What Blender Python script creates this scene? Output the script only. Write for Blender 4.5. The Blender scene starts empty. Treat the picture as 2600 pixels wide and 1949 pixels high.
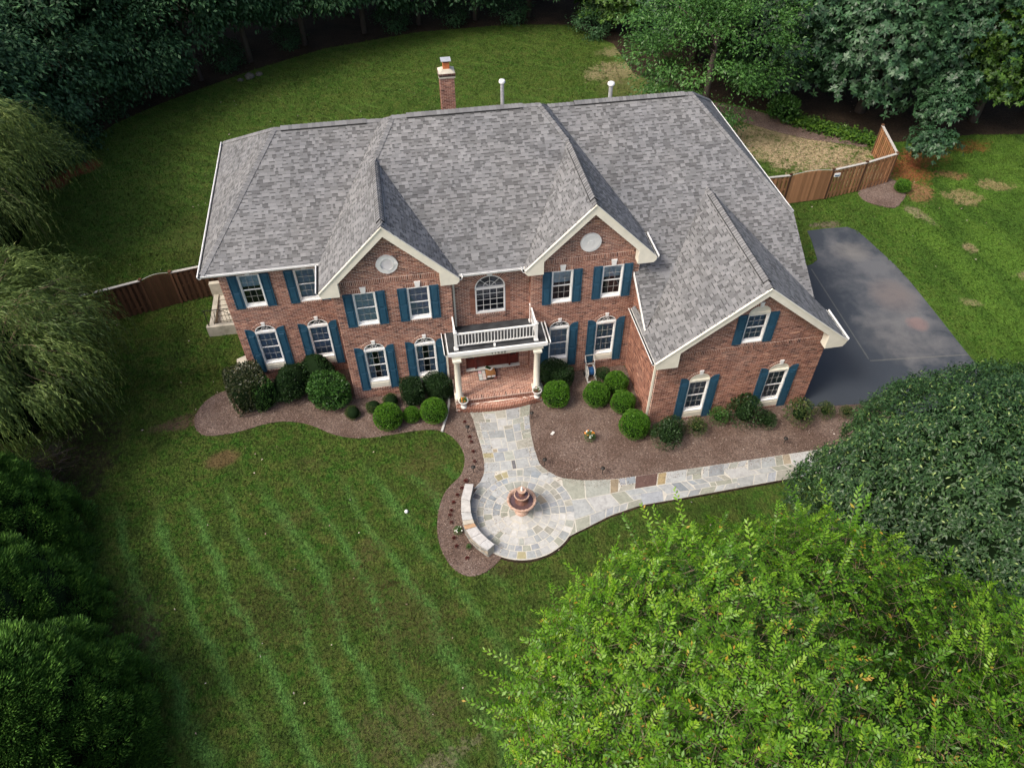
import bpy, math, random
import numpy as np
from mathutils import Vector, Matrix
random.seed(7); RNG = np.random.default_rng(11)
S = bpy.context.scene; COL = S.collection
PI = math.pi; R = math.radians

# ---------------------------------------------------------------- camera, sky, sun, exposure
CAM = Vector((2.862, -22.335, 23.538))
cam = bpy.data.cameras.new('camera'); cam.lens = 26.836; cam.sensor_width = 36; cam.clip_end = 1000; cam.clip_start = .2
co = bpy.data.objects.new('camera', cam); COL.objects.link(co); S.camera = co
yaw, pitch, roll = 0.1663, 0.8104, -0.006
fw = Vector((math.sin(yaw)*math.cos(pitch), math.cos(yaw)*math.cos(pitch), -math.sin(pitch)))
rt = Vector((math.cos(yaw), -math.sin(yaw), 0)); up = rt.cross(fw)
r2 = math.cos(roll)*rt + math.sin(roll)*up; u2 = -math.sin(roll)*rt + math.cos(roll)*up
M = Matrix((r2, u2, -fw)).transposed().to_4x4(); M.translation = CAM; co.matrix_world = M
S.render.resolution_x, S.render.resolution_y = 1024, 767
W = bpy.data.worlds.new('World'); S.world = W; W.use_nodes = True
wn = W.node_tree; bg = wn.nodes['Background']
sky = wn.nodes.new('ShaderNodeTexSky'); sky.sky_type = 'NISHITA'; sky.sun_disc = False
SUN_EL, SUN_AZ = R(50), R(-112)          # azimuth measured clockwise from +Y
sky.sun_elevation = SUN_EL; sky.sun_rotation = SUN_AZ; sky.dust_density = 6; sky.air_density = 1.0; sky.ozone_density = .6
wn.links.new(sky.outputs[0], bg.inputs[0]); bg.inputs[1].default_value = .14
sl = bpy.data.lights.new('sun', 'SUN'); sl.energy = 1.35; sl.angle = R(14); sl.color = (1, .96, .9)
so = bpy.data.objects.new('sun', sl); COL.objects.link(so)
sd = Vector((math.sin(SUN_AZ)*math.cos(SUN_EL), math.cos(SUN_AZ)*math.cos(SUN_EL), math.sin(SUN_EL)))
so.rotation_euler = (-sd).to_track_quat('-Z', 'Y').to_euler(); so.location = (0, 0, 40)
S.view_settings.view_transform = 'Standard'; S.view_settings.look = 'None'
S.view_settings.exposure = 0.74; S.view_settings.gamma = 1; S.view_settings.use_curve_mapping = False

# ---------------------------------------------------------------- materials
def mat(name, col=(.5, .5, .5), rough=.8, spec=.3, **k):
    m = bpy.data.materials.new(name); m.use_nodes = True
    b = m.node_tree.nodes['Principled BSDF']
    b.inputs['Base Color'].default_value = (*col, 1); b.inputs['Roughness'].default_value = rough
    b.inputs['Specular IOR Level'].default_value = spec
    for a, v in k.items(): b.inputs[a.replace('_', ' ')].default_value = v
    return m
class G:
    """tiny node helper"""
    def __init__(s, m): s.m = m; s.t = m.node_tree; s.n = s.t.nodes; s.l = s.t.links; s.b = s.n['Principled BSDF']
    def new(s, t, **k):
        n = s.n.new(t)
        for a, v in k.items(): setattr(n, a, v)
        return n
    def put(s, n, i, v):
        if hasattr(v, 'links') or isinstance(v, bpy.types.NodeSocket): s.l.new(v, n.inputs[i])
        else:
            if isinstance(v, tuple) and len(v) == 3 and n.inputs[i].type == 'RGBA': v = (*v, 1)
            n.inputs[i].default_value = v
    def pos(s): return s.new('ShaderNodeNewGeometry').outputs['Position']
    def obj(s): return s.new('ShaderNodeTexCoord').outputs['Object']
    def noise(s, sc, v=None, det=4, rough=.6, dist=0, stretch=None):
        n = s.new('ShaderNodeTexNoise')
        v = v or s.pos()
        if stretch:
            mp = s.new('ShaderNodeMapping'); s.put(mp, 0, v); mp.inputs['Scale'].default_value = stretch[:3]
            if len(stretch) > 3: mp.inputs['Rotation'].default_value = (0, 0, stretch[3])
            v = mp.outputs[0]
        s.put(n, 'Vector', v); s.put(n, 'Scale', sc); s.put(n, 'Detail', det); s.put(n, 'Roughness', rough); s.put(n, 'Distortion', dist)
        return n.outputs[0]
    def ramp(s, v, a, b, lo=0., hi=1.):
        n = s.new('ShaderNodeMapRange'); s.put(n, 0, v); s.put(n, 1, a); s.put(n, 2, b); s.put(n, 3, lo); s.put(n, 4, hi); return n.outputs[0]
    def math(s, op, a, b=0., c=None):
        n = s.new('ShaderNodeMath', operation=op); s.put(n, 0, a); s.put(n, 1, b)
        if c is not None: s.put(n, 2, c)
        return n.outputs[0]
    def mix(s, f, a, b, mode='MIX'):
        n = s.new('ShaderNodeMix', data_type='RGBA', blend_type=mode); s.put(n, 0, f); s.put(n, 6, a); s.put(n, 7, b); return n.outputs[2]
    def attr(s, name): return s.new('ShaderNodeAttribute', attribute_name=name).outputs['Fac']
    def rnd(s): return s.new('ShaderNodeObjectInfo').outputs['Random']
    def col(s, c): s.put(s.b, 'Base Color', c); return s
    def bump(s, h, st=.5, d=.01):
        n = s.new('ShaderNodeBump'); s.put(n, 'Height', h); s.put(n, 'Strength', st); s.put(n, 'Distance', d); s.l.new(n.outputs[0], s.b.inputs['Normal']); return s
    def scale(s, c, f):
        n = s.new('ShaderNodeVectorMath', operation='SCALE'); s.put(n, 0, c); s.put(n, 'Scale', f); return n.outputs[0]
def wear(m, c, sc=6, amt=.18, bsc=60, bst=.2):
    g = G(m); n = g.noise(sc, det=5); f = g.ramp(n, .3, .7, 1-amt, 1+amt*.6)
    g.col(g.scale(c, f)); g.bump(g.noise(bsc, det=2), bst, .004); return m

MT = {}
MT['white'] = wear(mat('white_paint', rough=.5), (.80, .80, .78), 3, .08)
MT['cream'] = wear(mat('cream_trim', rough=.6), (.74, .71, .60), 3, .1)
MT['shutter'] = wear(mat('blue_shutter_paint', rough=.42), (.023, .078, .130), 5, .18)
MT['iron'] = wear(mat('black_iron', rough=.5), (.02, .018, .016), 6, .2)
MT['galv'] = wear(mat('galvanised_metal', rough=.4, Metallic=.5), (.6, .6, .6), 8, .2)
MT['deck'] = wear(mat('dark_roof_membrane', rough=.85), (.045, .048, .052), 2.5, .5, 30)
MT['under'] = mat('roof_felt', (.09, .09, .09), .9)
MT['vent_black'] = mat('vent_black', (.012, .012, .012), .6)
MT['door'] = wear(mat('dark_red_door', rough=.4), (.10, .018, .014), 5, .2)
MT['concrete'] = wear(mat('cast_concrete', rough=.9), (.46, .43, .35), 2.2, .35, 40)
MT['urn'] = wear(mat('white_urn_stone', rough=.7), (.62, .61, .58), 9, .2)
MT['plastic'] = wear(mat('grey_plastic', rough=.5), (.5, .5, .47), 8, .15)
MT['hose'] = mat('blue_hose', (.02, .08, .2), .4)
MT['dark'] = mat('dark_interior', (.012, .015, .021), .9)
MT['clay'] = wear(mat('terracotta_flue', rough=.9), (.5, .16, .06), 9, .2)
MT['cardboard'] = wear(mat('cardboard', rough=.9), (.34, .16, .06), 7, .15)
MT['digits'] = mat('dark_digits', (.05, .05, .05), .5)
# glass: see-through with sky reflections
def glass():
    m = mat('window_glass'); g = G(m); out = g.n['Material Output']
    tr = g.new('ShaderNodeBsdfTransparent'); tr.inputs[0].default_value = (.80, .86, .92, 1)
    gl = g.new('ShaderNodeBsdfGlossy'); gl.inputs['Roughness'].default_value = .04; gl.inputs[0].default_value = (.8, .85, 1, 1)
    fr = g.new('ShaderNodeFresnel'); fr.inputs[0].default_value = 1.5
    f = g.ramp(fr.outputs[0], 0, 1, .05, 1.)
    mx = g.new('ShaderNodeMixShader'); g.l.new(f, mx.inputs[0]); g.l.new(tr.outputs[0], mx.inputs[1]); g.l.new(gl.outputs[0], mx.inputs[2])
    g.l.new(mx.outputs[0], out.inputs[0]); return m
MT['glass'] = glass(); MT['muntin'] = mat('muntin_grey', (.42, .42, .40), .6)
MT['curtain'] = wear(mat('blue_grey_curtain', rough=.9), (.32, .41, .52), 9, .35, 20)
MT['blind'] = wear(mat('pale_blind', rough=.9), (.48, .60, .66), 9, .25, 20)
# brick: tint attribute chooses the brick tone, object random for single bricks
def brickmat(name, single):
    m = mat(name, rough=.92, spec=.2); g = G(m)
    t = g.rnd() if single else g.attr('tint')
    cr = g.new('ShaderNodeValToRGB'); g.l.new(t, cr.inputs[0]); e = cr.color_ramp.elements
    e[0].position = 0; e[0].color = (.085, .040, .033, 1); e[1].position = 1; e[1].color = (.52, .29, .20, 1)
    for p_, c in ((.25, (.19, .088, .064)), (.55, (.30, .145, .100)), (.8, (.39, .20, .14))):
        x = e.new(p_); x.color = (*c, 1)
    big = g.ramp(g.noise(.45, det=3), .35, .65, .86, 1.12)
    # pale bloom of efflorescence
    ef = g.ramp(g.noise(.8, det=6), .56, .72, 0, .28)
    c = g.mix(ef, g.scale(cr.outputs[0], big), (.42, .30, .25))
    f = g.ramp(g.noise(45, det=3), .3, .7, .82, 1.15)
    g.col(g.scale(c, f)); g.bump(g.noise(120, det=2), .5, .004); return m
MT['brick'] = brickmat('red_brick', False); MT['brick1'] = brickmat('red_brick_single', True)
m = mat('pale_mortar', rough=.95, spec=.1); g = G(m)
g.col(g.scale((.78, .66, .57), g.ramp(g.noise(3, det=6), .3, .7, .75, 1.15))); g.bump(g.noise(90), .6, .006); MT['mortar'] = m
# shingles
def shinglemat(name, single):
    m = mat(name, rough=.95, spec=.15); g = G(m)
    t = g.ramp(g.rnd(), 0, 1, .72, 1.22) if single else g.attr('tint')
    h = g.noise(.5, det=3)
    c = g.mix(g.ramp(h, .35, .65), (.172, .174, .178), (.190, .190, .190))
    gr = g.ramp(g.noise(220, det=2, rough=.8), .3, .7, .72, 1.26)
    st = g.ramp(g.noise(.9, det=5, stretch=(1, .35, .35)), .3, .75, 1.06, .9)
    g.col(g.scale(g.scale(c, t), g.math('MULTIPLY', gr, st))); g.bump(g.noise(260, det=1), .6, .004); return m
MT['shingle'] = shinglemat('grey_asphalt_shingle', False); MT['shingle1'] = shinglemat('grey_asphalt_shingle_single', True)
# leaves
def leafmat(name, cols, rough=.5, trans=.25, spec=.35):
    m = mat(name, rough=rough, spec=spec); g = G(m)
    cr = g.new('ShaderNodeValToRGB'); g.l.new(g.attr('tint'), cr.inputs[0]); e = cr.color_ramp.elements
    n = len(cols); e[0].color = (*cols[0], 1); e[1].color = (*cols[-1], 1)
    for i in range(1, n-1): x = e.new(i/(n-1)); x.color = (*cols[i], 1)
    tl = g.new('ShaderNodeBsdfTranslucent'); g.l.new(cr.outputs[0], g.b.inputs['Base Color'])
    sc = g.scale(cr.outputs[0], 1.25); g.l.new(sc, tl.inputs[0])
    mx = g.new('ShaderNodeMixShader'); mx.inputs[0].default_value = trans
    g.l.new(g.b.outputs[0], mx.inputs[1]); g.l.new(tl.outputs[0], mx.inputs[2]); g.l.new(mx.outputs[0], g.n['Material Output'].inputs[0]); return m
MT['leaf_near'] = leafmat('yellow_green_leaf', [(.007, .026, .004), (.040, .120, .007), (.098, .240, .010), (.18, .34, .020), (.36, .32, .04), (.40, .22, .03)], .40, .35)
MT['leaf_pear'] = leafmat('dark_glossy_leaf', [(.012, .036, .010), (.032, .080, .022), (.068, .145, .036), (.14, .23, .055), (.27, .34, .10)], .45, .2, .4)
MT['leaf_wood'] = leafmat('blue_green_woodland_leaf', [(.013, .040, .014), (.026, .075, .028), (.052, .13, .047), (.085, .185, .06)], .6, .2)
MT['leaf_oak'] = leafmat('broad_dark_leaf', [(.012, .034, .014), (.024, .066, .026), (.045, .11, .045), (.07, .16, .06)], .45, .2, .45)
MT['leaf_lime'] = leafmat('light_green_broad_leaf', [(.016, .045, .010), (.035, .09, .014), (.075, .16, .018), (.13, .24, .026)], .5, .25)
MT['leaf_willow'] = leafmat('willow_leaf', [(.028, .050, .014), (.062, .105, .024), (.125, .19, .042), (.22, .29, .08), (.34, .38, .15)], .55, .25)
MT['leaf_conifer'] = leafmat('conifer_needle', [(.028, .080, .014), (.070, .175, .026), (.13, .28, .038), (.21, .38, .055)], .6, .15)
MT['leaf_box'] = leafmat('bright_boxwood_leaf', [(.024, .080, .008), (.055, .16, .010), (.105, .25, .016), (.17, .34, .03)], .5, .2)
MT['leaf_dull'] = leafmat('dull_olive_leaf', [(.02, .04, .012), (.04, .075, .018), (.08, .12, .03), (.14, .12, .04)], .6, .2)
MT['leaf_holly'] = leafmat('holly_leaf', [(.016, .024, .010), (.032, .045, .014), (.075, .085, .035), (.26, .20, .13)], .4, .15, .5)
MT['leaf_dark'] = leafmat('near_black_green_leaf', [(.006, .018, .006), (.012, .034, .010), (.022, .055, .014), (.04, .09, .02)], .5, .15)
MT['leaf_rhodo'] = leafmat('mid_green_leaf', [(.016, .050, .012), (.035, .10, .018), (.066, .165, .03), (.10, .22, .05)], .45, .2)
MT['petal_mix'] = leafmat('petals', [(.55, .02, .02), (.7, .12, .02), (.75, .45, .03), (.8, .75, .6)], .5, .2)
MT['petal_dark'] = leafmat('dark_annual', [(.08, .006, .006), (.14, .012, .012), (.06, .03, .012), (.02, .04, .01)], .6, .1)
MT['petal_white'] = mat('white_petals', (.75, .76, .7), .5); MT['petal_pink'] = mat('pink_petals', (.6, .06, .18), .5)
MT['petal_orange'] = mat('orange_petals', (.75, .26, .03), .5); MT['petal_red'] = mat('dark_red_petals', (.16, .012, .012), .6)
m = mat('bark', rough=.95); g = G(m); g.col(g.mix(g.noise(4, stretch=(3, 3, .6)), (.05, .038, .03), (.14, .115, .095))); g.bump(g.noise(14, stretch=(3, 3, .5)), .8, .03); MT['bark'] = m
m = mat('twig_bark', rough=.9); g = G(m); g.col(g.mix(g.noise(6), (.10, .07, .045), (.22, .16, .11))); MT['twig'] = m; MT['twig2'] = wear(mat('dead_twig', rough=.9), (.075, .06, .048), 6, .4)
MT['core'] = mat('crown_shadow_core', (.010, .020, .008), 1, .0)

# lawn: one sheet, mowing lines, worn and bare patches
def lawnmat():
    m = mat('mown_grass', rough=.9, spec=.12); g = G(m); P = g.pos()
    fine = g.noise(17, det=5, rough=.85); blade = g.noise(7, det=6, rough=.8, stretch=(2.2, .8, 1, .5)); med = g.noise(2.2, det=8, rough=.8); big = g.noise(.28, det=6, rough=.6)
    c = g.mix(g.ramp(big, .35, .65), (.037, .099, .011), (.064, .116, .017))
    c = g.mix(g.ramp(g.noise(4.5, det=7, rough=.8), .44, .60, .0, .55), c, (.016, .054, .007))
    c = g.mix(g.ramp(med, .44, .60, 0, .75), c, (.118, .122, .032))
    c = g.mix(g.ramp(g.noise(1.1, det=8, rough=.8), .50, .62, 0, .7), c, (.015, .048, .007))
    sp = g.new('ShaderNodeSeparateXYZ'); g.put(sp, 0, P)
    # turf colour lightened towards the right, painting in the lesser shade there
    right = g.ramp(g.math('ADD', sp.outputs[0], g.ramp(big, 0, 1, -3, 3)), 23, 30)
    c = g.mix(g.math('MULTIPLY', right, .72), c, (.085, .175, .020))
    # mowing lines on the front lawn
    wob = g.ramp(g.noise(.16, det=2), .3, .7, -.45, .45)
    q = g.math('ADD', g.math('ADD', g.math('MULTIPLY', sp.outputs[0], .917), g.math('MULTIPLY', sp.outputs[1], .4)), wob)
    q = g.math('ADD', q, 4.85)
    fr = g.math('PINGPONG', q, .64)
    line = g.ramp(g.math('ADD', fr, g.ramp(g.noise(2.5, det=6, rough=.8), .35, .65, -.1, .12)), .0, .32, 1, 0)
    line = g.math('MULTIPLY', line, g.ramp(g.noise(.45, det=5), .38, .55, .4, 1))
    front = g.math('MULTIPLY', g.ramp(sp.outputs[1], -3.2, -5.2), g.ramp(sp.outputs[0], 5.5, 3.5))
    c = g.mix(g.math('MULTIPLY', g.math('MULTIPLY', line, front), .9), c, (.082, .185, .040))
    q2 = g.math('ADD', g.math('ADD', g.math('MULTIPLY', sp.outputs[0], .64), g.math('MULTIPLY', sp.outputs[1], .77)), wob); l2 = g.ramp(g.math('ADD', g.math('PINGPONG', q2, .62), g.ramp(g.noise(2.5, det=6, rough=.8), .35, .65, -.1, .12)), .0, .24, 1, 0)
    c = g.mix(g.math('MULTIPLY', g.math('MULTIPLY', l2, g.ramp(sp.outputs[1], 9, 12)), g.ramp(g.noise(.3, det=4), .42, .6, .0, .75)), c, (.085, .155, .026))
    # broad soft bands across back and side lawns
    band = g.ramp(g.noise(.55, det=5, stretch=(.35, 1.5, 1, -.2)), .42, .62, 0, .5)
    c = g.mix(g.math('MULTIPLY', band, g.ramp(sp.outputs[1], 2, 10)), c, (.055, .098, .014))
    sb = g.ramp(g.noise(.5, det=4, stretch=(1.6, .3, 1, -.35)), .45, .6, 0, .55)
    c = g.mix(g.math('MULTIPLY', sb, right), c, (.022, .058, .008))
    c = g.scale(c, g.math('MULTIPLY', g.ramp(fine, .38, .62, .6, 1.45), g.ramp(blade, .40, .60, .55, 1.5)))
    # patches: x, y, rx, ry, rot, colour, strength, broken-up
    patches = [(-5.25, -2.3, .75, .5, .2, (.19, .13, .06), .9, .3), (-15.3, 21.2, 1.3, .9, .6, (.36, .10, .05), .95, .35), (-16.5, 19.8, 1.0, .8, 0, (.33, .1, .05), .9, .4),
        (-6.9, 0.0, .9, .45, .1, (.21, .13, .09), .8, .7), (-7.8, -.2, .7, .25, .1, (.2, .13, .09), .6, .8),
        (27.0, 15.6, 5.2, 2.7, -.62, (.58, .45, .28), 1.0, 1.0), (25.0, 18.2, 2.5, 1.3, -.6, (.40, .32, .19), .9, 1.0), (29.2, 12.8, 1.6, 1.6, 0, (.40, .28, .18), .8, 1.),
        (18.8, 28.0, 2.4, 1.6, .2, (.42, .34, .20), .8, 1.0), (19.7, 31.2, 1.6, .8, .2, (.38, .31, .18), .7, 1.1), (19.5, 26.0, 2.6, 2.2, .2, (.20, .19, .08), .6, .8),
        (32.0, 12.6, 1.3, 2.0, -.35, (.40, .13, .06), .9, .75), (33.6, 13.8, 1.6, 1.2, .1, (.36, .12, .06), .7, .9), (36.8, 14.4, 1.6, .8, 0, (.36, .11, .05), .6, 1.), (31.4, 10.4, .9, 1.2, -.3, (.40, .2, .11), .85, .8),
        (34.2, 11.6, 1.0, .5, -.3, (.40, .19, .11), .7, .9),
        (33.5, 9.4, 1.1, .8, -.5, (.46, .34, .18), .8, .95), (36.0, 10.2, 1.2, .6, -.3, (.46, .34, .18), .7, 1.), (31.2, 5.1, .35, .5, 0, (.45, .35, .2), .8, .8), (30.2, 8.3, .4, 1.1, .35, (.4, .32, .2), .7, 1.0),
        (36.5, 4.6, 1.1, .8, -.6, (.45, .33, .17), .8, .9), (32.6, 2.6, .6, .5, 0, (.42, .33, .19), .7, 1.), (25.0, 8.3, .9, .28, .0, (.27, .2, .15), .8, .9), (28.8, 1.2, .5, .3, -.5, (.4, .33, .18), .6, 1.),
        (-1.3, -11.0, .5, .35, 0, (.10, .11, .03), .5, .8), (1.9, -14.8, 1.2, .35, .3, (.28, .25, .16), .6, 1.1), (4.9, -8.9, .8, .4, 0, (.09, .06, .03), .6, 1.),
        (-2.4, -5.6, .8, .4, .5, (.12, .10, .04), .35, 1.3), (.2, -7.4, .7, .5, .5, (.15, .12, .05), .55, 1.3), (-2.0, -3.1, .7, .4, 0, (.13, .10, .045), .35, 1.3), (2.6, -3.6, 1.1, .7, .4, (.13, .12, .04), .6, 1.3), (-.5, -9.2, 1.5, 1.2, .4, (.10, .09, .03), .6, 1.3), (1.6, -10.2, 1.4, 1.6, .4, (.11, .10, .035), .6, 1.4), (-3, -9, 1.6, 1.3, 0, (.08, .07, .025), .5, 1.4), (1.2, -13.6, 1.8, .9, .2, (.14, .12, .055), .6, 1.3), (2.8, -5.2, .5, .9, 0, (.12, .12, .04), .6, 1.2),
        (-1, 17, 4, 2, .2, (.12, .11, .035), .5, 1.1), (9, 17, 5, 3, .1, (.105, .115, .03), .5, 1.), (-7, 13, 3, 2.5, .3, (.10, .10, .03), .5, 1.1),
        (-8.6, -11.6, 1.5, 3.8, -.35, (.10, .07, .045), .8, .9), (-11, -2.0, 1.6, 3.2, -.3, (.06, .04, .03), .85, .8), (-5.2, -17.2, 1.3, 3, -.1, (.10, .075, .045), .7, 1.)]
    dn3 = g.ramp(g.noise(6.5, det=5, rough=.75), .35, .65, -1, 1); dn = g.ramp(g.noise(1.1, det=6, rough=.7), .3, .7, -1, 1); dn2 = g.ramp(g.noise(3.6, det=6, rough=.8), .33, .67, -1, 1)
    for x, y, rx, ry, rot, pc, st, br in patches:
        ca, sa = math.cos(rot), math.sin(rot)
        dx = g.math('ADD', sp.outputs[0], -x); dy = g.math('ADD', sp.outputs[1], -y)
        a = g.math('MULTIPLY_ADD', dx, ca/rx, g.math('MULTIPLY', dy, sa/rx)); b = g.math('MULTIPLY_ADD', dx, -sa/ry, g.math('MULTIPLY', dy, ca/ry))
        d = g.math('ADD', g.math('MULTIPLY', a, a), g.math('MULTIPLY', b, b))
        d = g.math('ADD', g.math('MULTIPLY_ADD', dn, br*.9, g.math('MULTIPLY', dn2, br*.95)), d)
        f = g.ramp(d, 1.05, .35, 0, st)
        if br >= .7: f = g.math('MULTIPLY', f, g.ramp(dn3, -.65, .05, .12, 1))
        c = g.mix(f, c, g.scale(pc, g.ramp(dn2, -1, 1, .55, .95)))
    g.col(c); g.bump(g.math('ADD', fine, g.math('MULTIPLY', blade, 1.4)), 1.0, .05); return m
MT['lawn'] = lawnmat()
def groundmat(name, a, b, c2, sc=16, bst=1.):
    m = mat(name, rough=.95, spec=.1); g = G(m)
    n1 = g.noise(sc, det=6, rough=.75); n2 = g.noise(.6, det=5); n3 = g.noise(sc*2.5, det=3, rough=.8)
    c = g.mix(g.ramp(n2, .38, .62), a, b); c = g.mix(g.ramp(n3, .58, .72, 0, .8), c, c2)
    g.col(g.scale(c, g.ramp(n1, .38, .62, .55, 1.5))); g.bump(n1, bst, .04); return m
MT['mulch'] = groundmat('bark_mulch', (.115, .078, .062), (.185, .138, .115), (.40, .33, .29), 20)
MT['litter'] = groundmat('leaf_litter', (.022, .016, .011), (.040, .028, .018), (.08, .06, .04), 8)
MT['chip'] = mat('mulch_chip', rough=.9, spec=.1); g = G(MT['chip'])
cr = g.new('ShaderNodeValToRGB'); g.l.new(g.attr('tint'), cr.inputs[0]); cr.color_ramp.elements[0].color = (.055, .032, .024, 1); cr.color_ramp.elements[1].color = (.60, .52, .46, 1)
x = cr.color_ramp.elements.new(.6); x.color = (.24, .17, .135, 1); g.col(cr.outputs[0])
# asphalt drive with pale dusty areas and rust stains
m = mat('worn_asphalt', rough=.85, spec=.3); g = G(m); sp = g.new('ShaderNodeSeparateXYZ'); g.put(sp, 0, g.pos())
c = g.mix(g.noise(.5, det=4), (.030, .038, .050), (.046, .054, .064))
def ell(g, sp, x, y, rx, ry, k, nz):
    a = g.math('MULTIPLY', g.math('ADD', sp.outputs[0], -x), 1/rx); b = g.math('MULTIPLY', g.math('ADD', sp.outputs[1], -y), 1/ry)
    d = g.math('ADD', g.math('MULTIPLY', a, a), g.math('MULTIPLY', b, b)); return g.math('MULTIPLY_ADD', nz, k, g.math('ADD', d, -.5*k))
nz = g.ramp(g.noise(.6, det=8, rough=.62, dist=.15), .25, .75)
f = g.ramp(ell(g, sp, 25.3, 3.2, 2.0, 5.0, 3.4, nz), 1.7, -.3); c = g.mix(g.math('MULTIPLY', f, .62), c, (.15, .15, .152))
f = g.ramp(ell(g, sp, 24.6, -.4, 2.0, 1.6, 2.6, nz), 1.6, -.2); c = g.mix(g.math('MULTIPLY', f, .45), c, (.15, .145, .14))
f = g.ramp(ell(g, sp, 25.2, 5.9, 1.1, .8, 1.4, nz), 1.4, -.2); c = g.mix(g.math('MULTIPLY', f, .5), c, (.20, .185, .165))
f = g.ramp(ell(g, sp, 25.4, 2.3, 1.1, 1.2, 1.4, nz), 1.4, -.2); c = g.mix(g.math('MULTIPLY', f, .5), c, (.16, .125, .11))
f = g.ramp(ell(g, sp, 25.5, .2, .5, .5, 2., nz), 1.2, .2); c = g.mix(g.math('MULTIPLY', f, .4), c, (.25, .14, .12))
for (x1, y1, x2, y2, wd) in ((22.5, 4.9, 22.2, -1.5, .045), (22.2, -1.6, 26.7, -2.0, .05)):
    L = math.hypot(x2-x1, y2-y1); nx, ny = (y2-y1)/L, -(x2-x1)/L
    d = g.math('ABSOLUTE', g.math('ADD', g.math('MULTIPLY_ADD', sp.outputs[0], nx, g.math('MULTIPLY', sp.outputs[1], ny)), -(x1*nx+y1*ny)), 0)
    d = g.math('ADD', d, g.ramp(g.noise(3), 0, 1, -.03, .03)); tt = g.math('MULTIPLY_ADD', sp.outputs[0], -ny, g.math('MULTIPLY', sp.outputs[1], nx)); t0 = -x1*ny+y1*nx; t1 = -x2*ny+y2*nx
    e = g.math('MULTIPLY', g.ramp(d, wd, wd*.3), g.math('MULTIPLY', g.math('GREATER_THAN', tt, min(t0, t1)), g.math('LESS_THAN', tt, max(t0, t1))))
    c = g.mix(g.math('MULTIPLY', e, .4), c, (.17, .165, .14))
g.col(g.scale(c, g.ramp(g.noise(60, det=3, rough=.8), .3, .7, .8, 1.2))); g.bump(g.noise(90), .5, .01); MT['asphalt'] = m
# flagstone: object colour and mottling
m = mat('bluestone', rough=.75, spec=.25); g = G(m); oc = g.new('ShaderNodeObjectInfo').outputs['Color']
f = g.ramp(g.noise(5, det=7, rough=.7, dist=.8), .3, .7, .72, 1.16); dk = g.ramp(g.noise(2.2, det=7, rough=.7, dist=1.5), .64, .76, 0, .4)
c = g.mix(dk, g.scale(oc, f), g.mix(.5, (.12, .125, .11), oc)); g.col(c); g.bump(g.noise(40, det=4), .3, .008); MT['flag'] = m
MT['joint'] = wear(mat('path_joint', rough=.95), (.50, .48, .42), 6, .2)
def woodmat(name, a, b):
    m = mat(name, rough=.85, spec=.2); g = G(m); rn = g.rnd()
    c = g.mix(g.noise(6, det=5, stretch=(6, 6, .5)), a, b); c = g.scale(c, g.ramp(rn, 0, 1, .7, 1.3))
    g.col(c); g.bump(g.noise(20, stretch=(6, 6, .4)), .4, .01); return m
MT['cedar'] = woodmat('cedar_boards', (.22, .10, .045), (.42, .22, .11)); MT['cedar_dark'] = woodmat('shaded_boards_dark_posts', (.060, .032, .018), (.13, .065, .036))  # dark boards: shade painted into the left fence; also the dark posts
MT['cap'] = wear(mat('weathered_grey_cap', rough=.8), (.42, .40, .36), 6, .2)
m = mat('fountain_stone', rough=.6, spec=.4); g = G(m); g.col(g.mix(g.ramp(g.noise(9, det=6), .35, .65), (.50, .36, .28), (.34, .20, .14))); g.bump(g.noise(60), .5, .006); MT['fountain'] = m
MT['fountain_dark'] = wear(mat('wet_brown_stone', rough=.35, spec=.5), (.16, .075, .055), 12, .4)
m = mat('basin_water', (.10, .06, .06), .06, .6); G(m).bump(G(m).noise(30), .3, .01); MT['water'] = m
MT['rock'] = wear(mat('ledge_stone', rough=.9), (.10, .095, .08), 5, .4)

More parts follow.
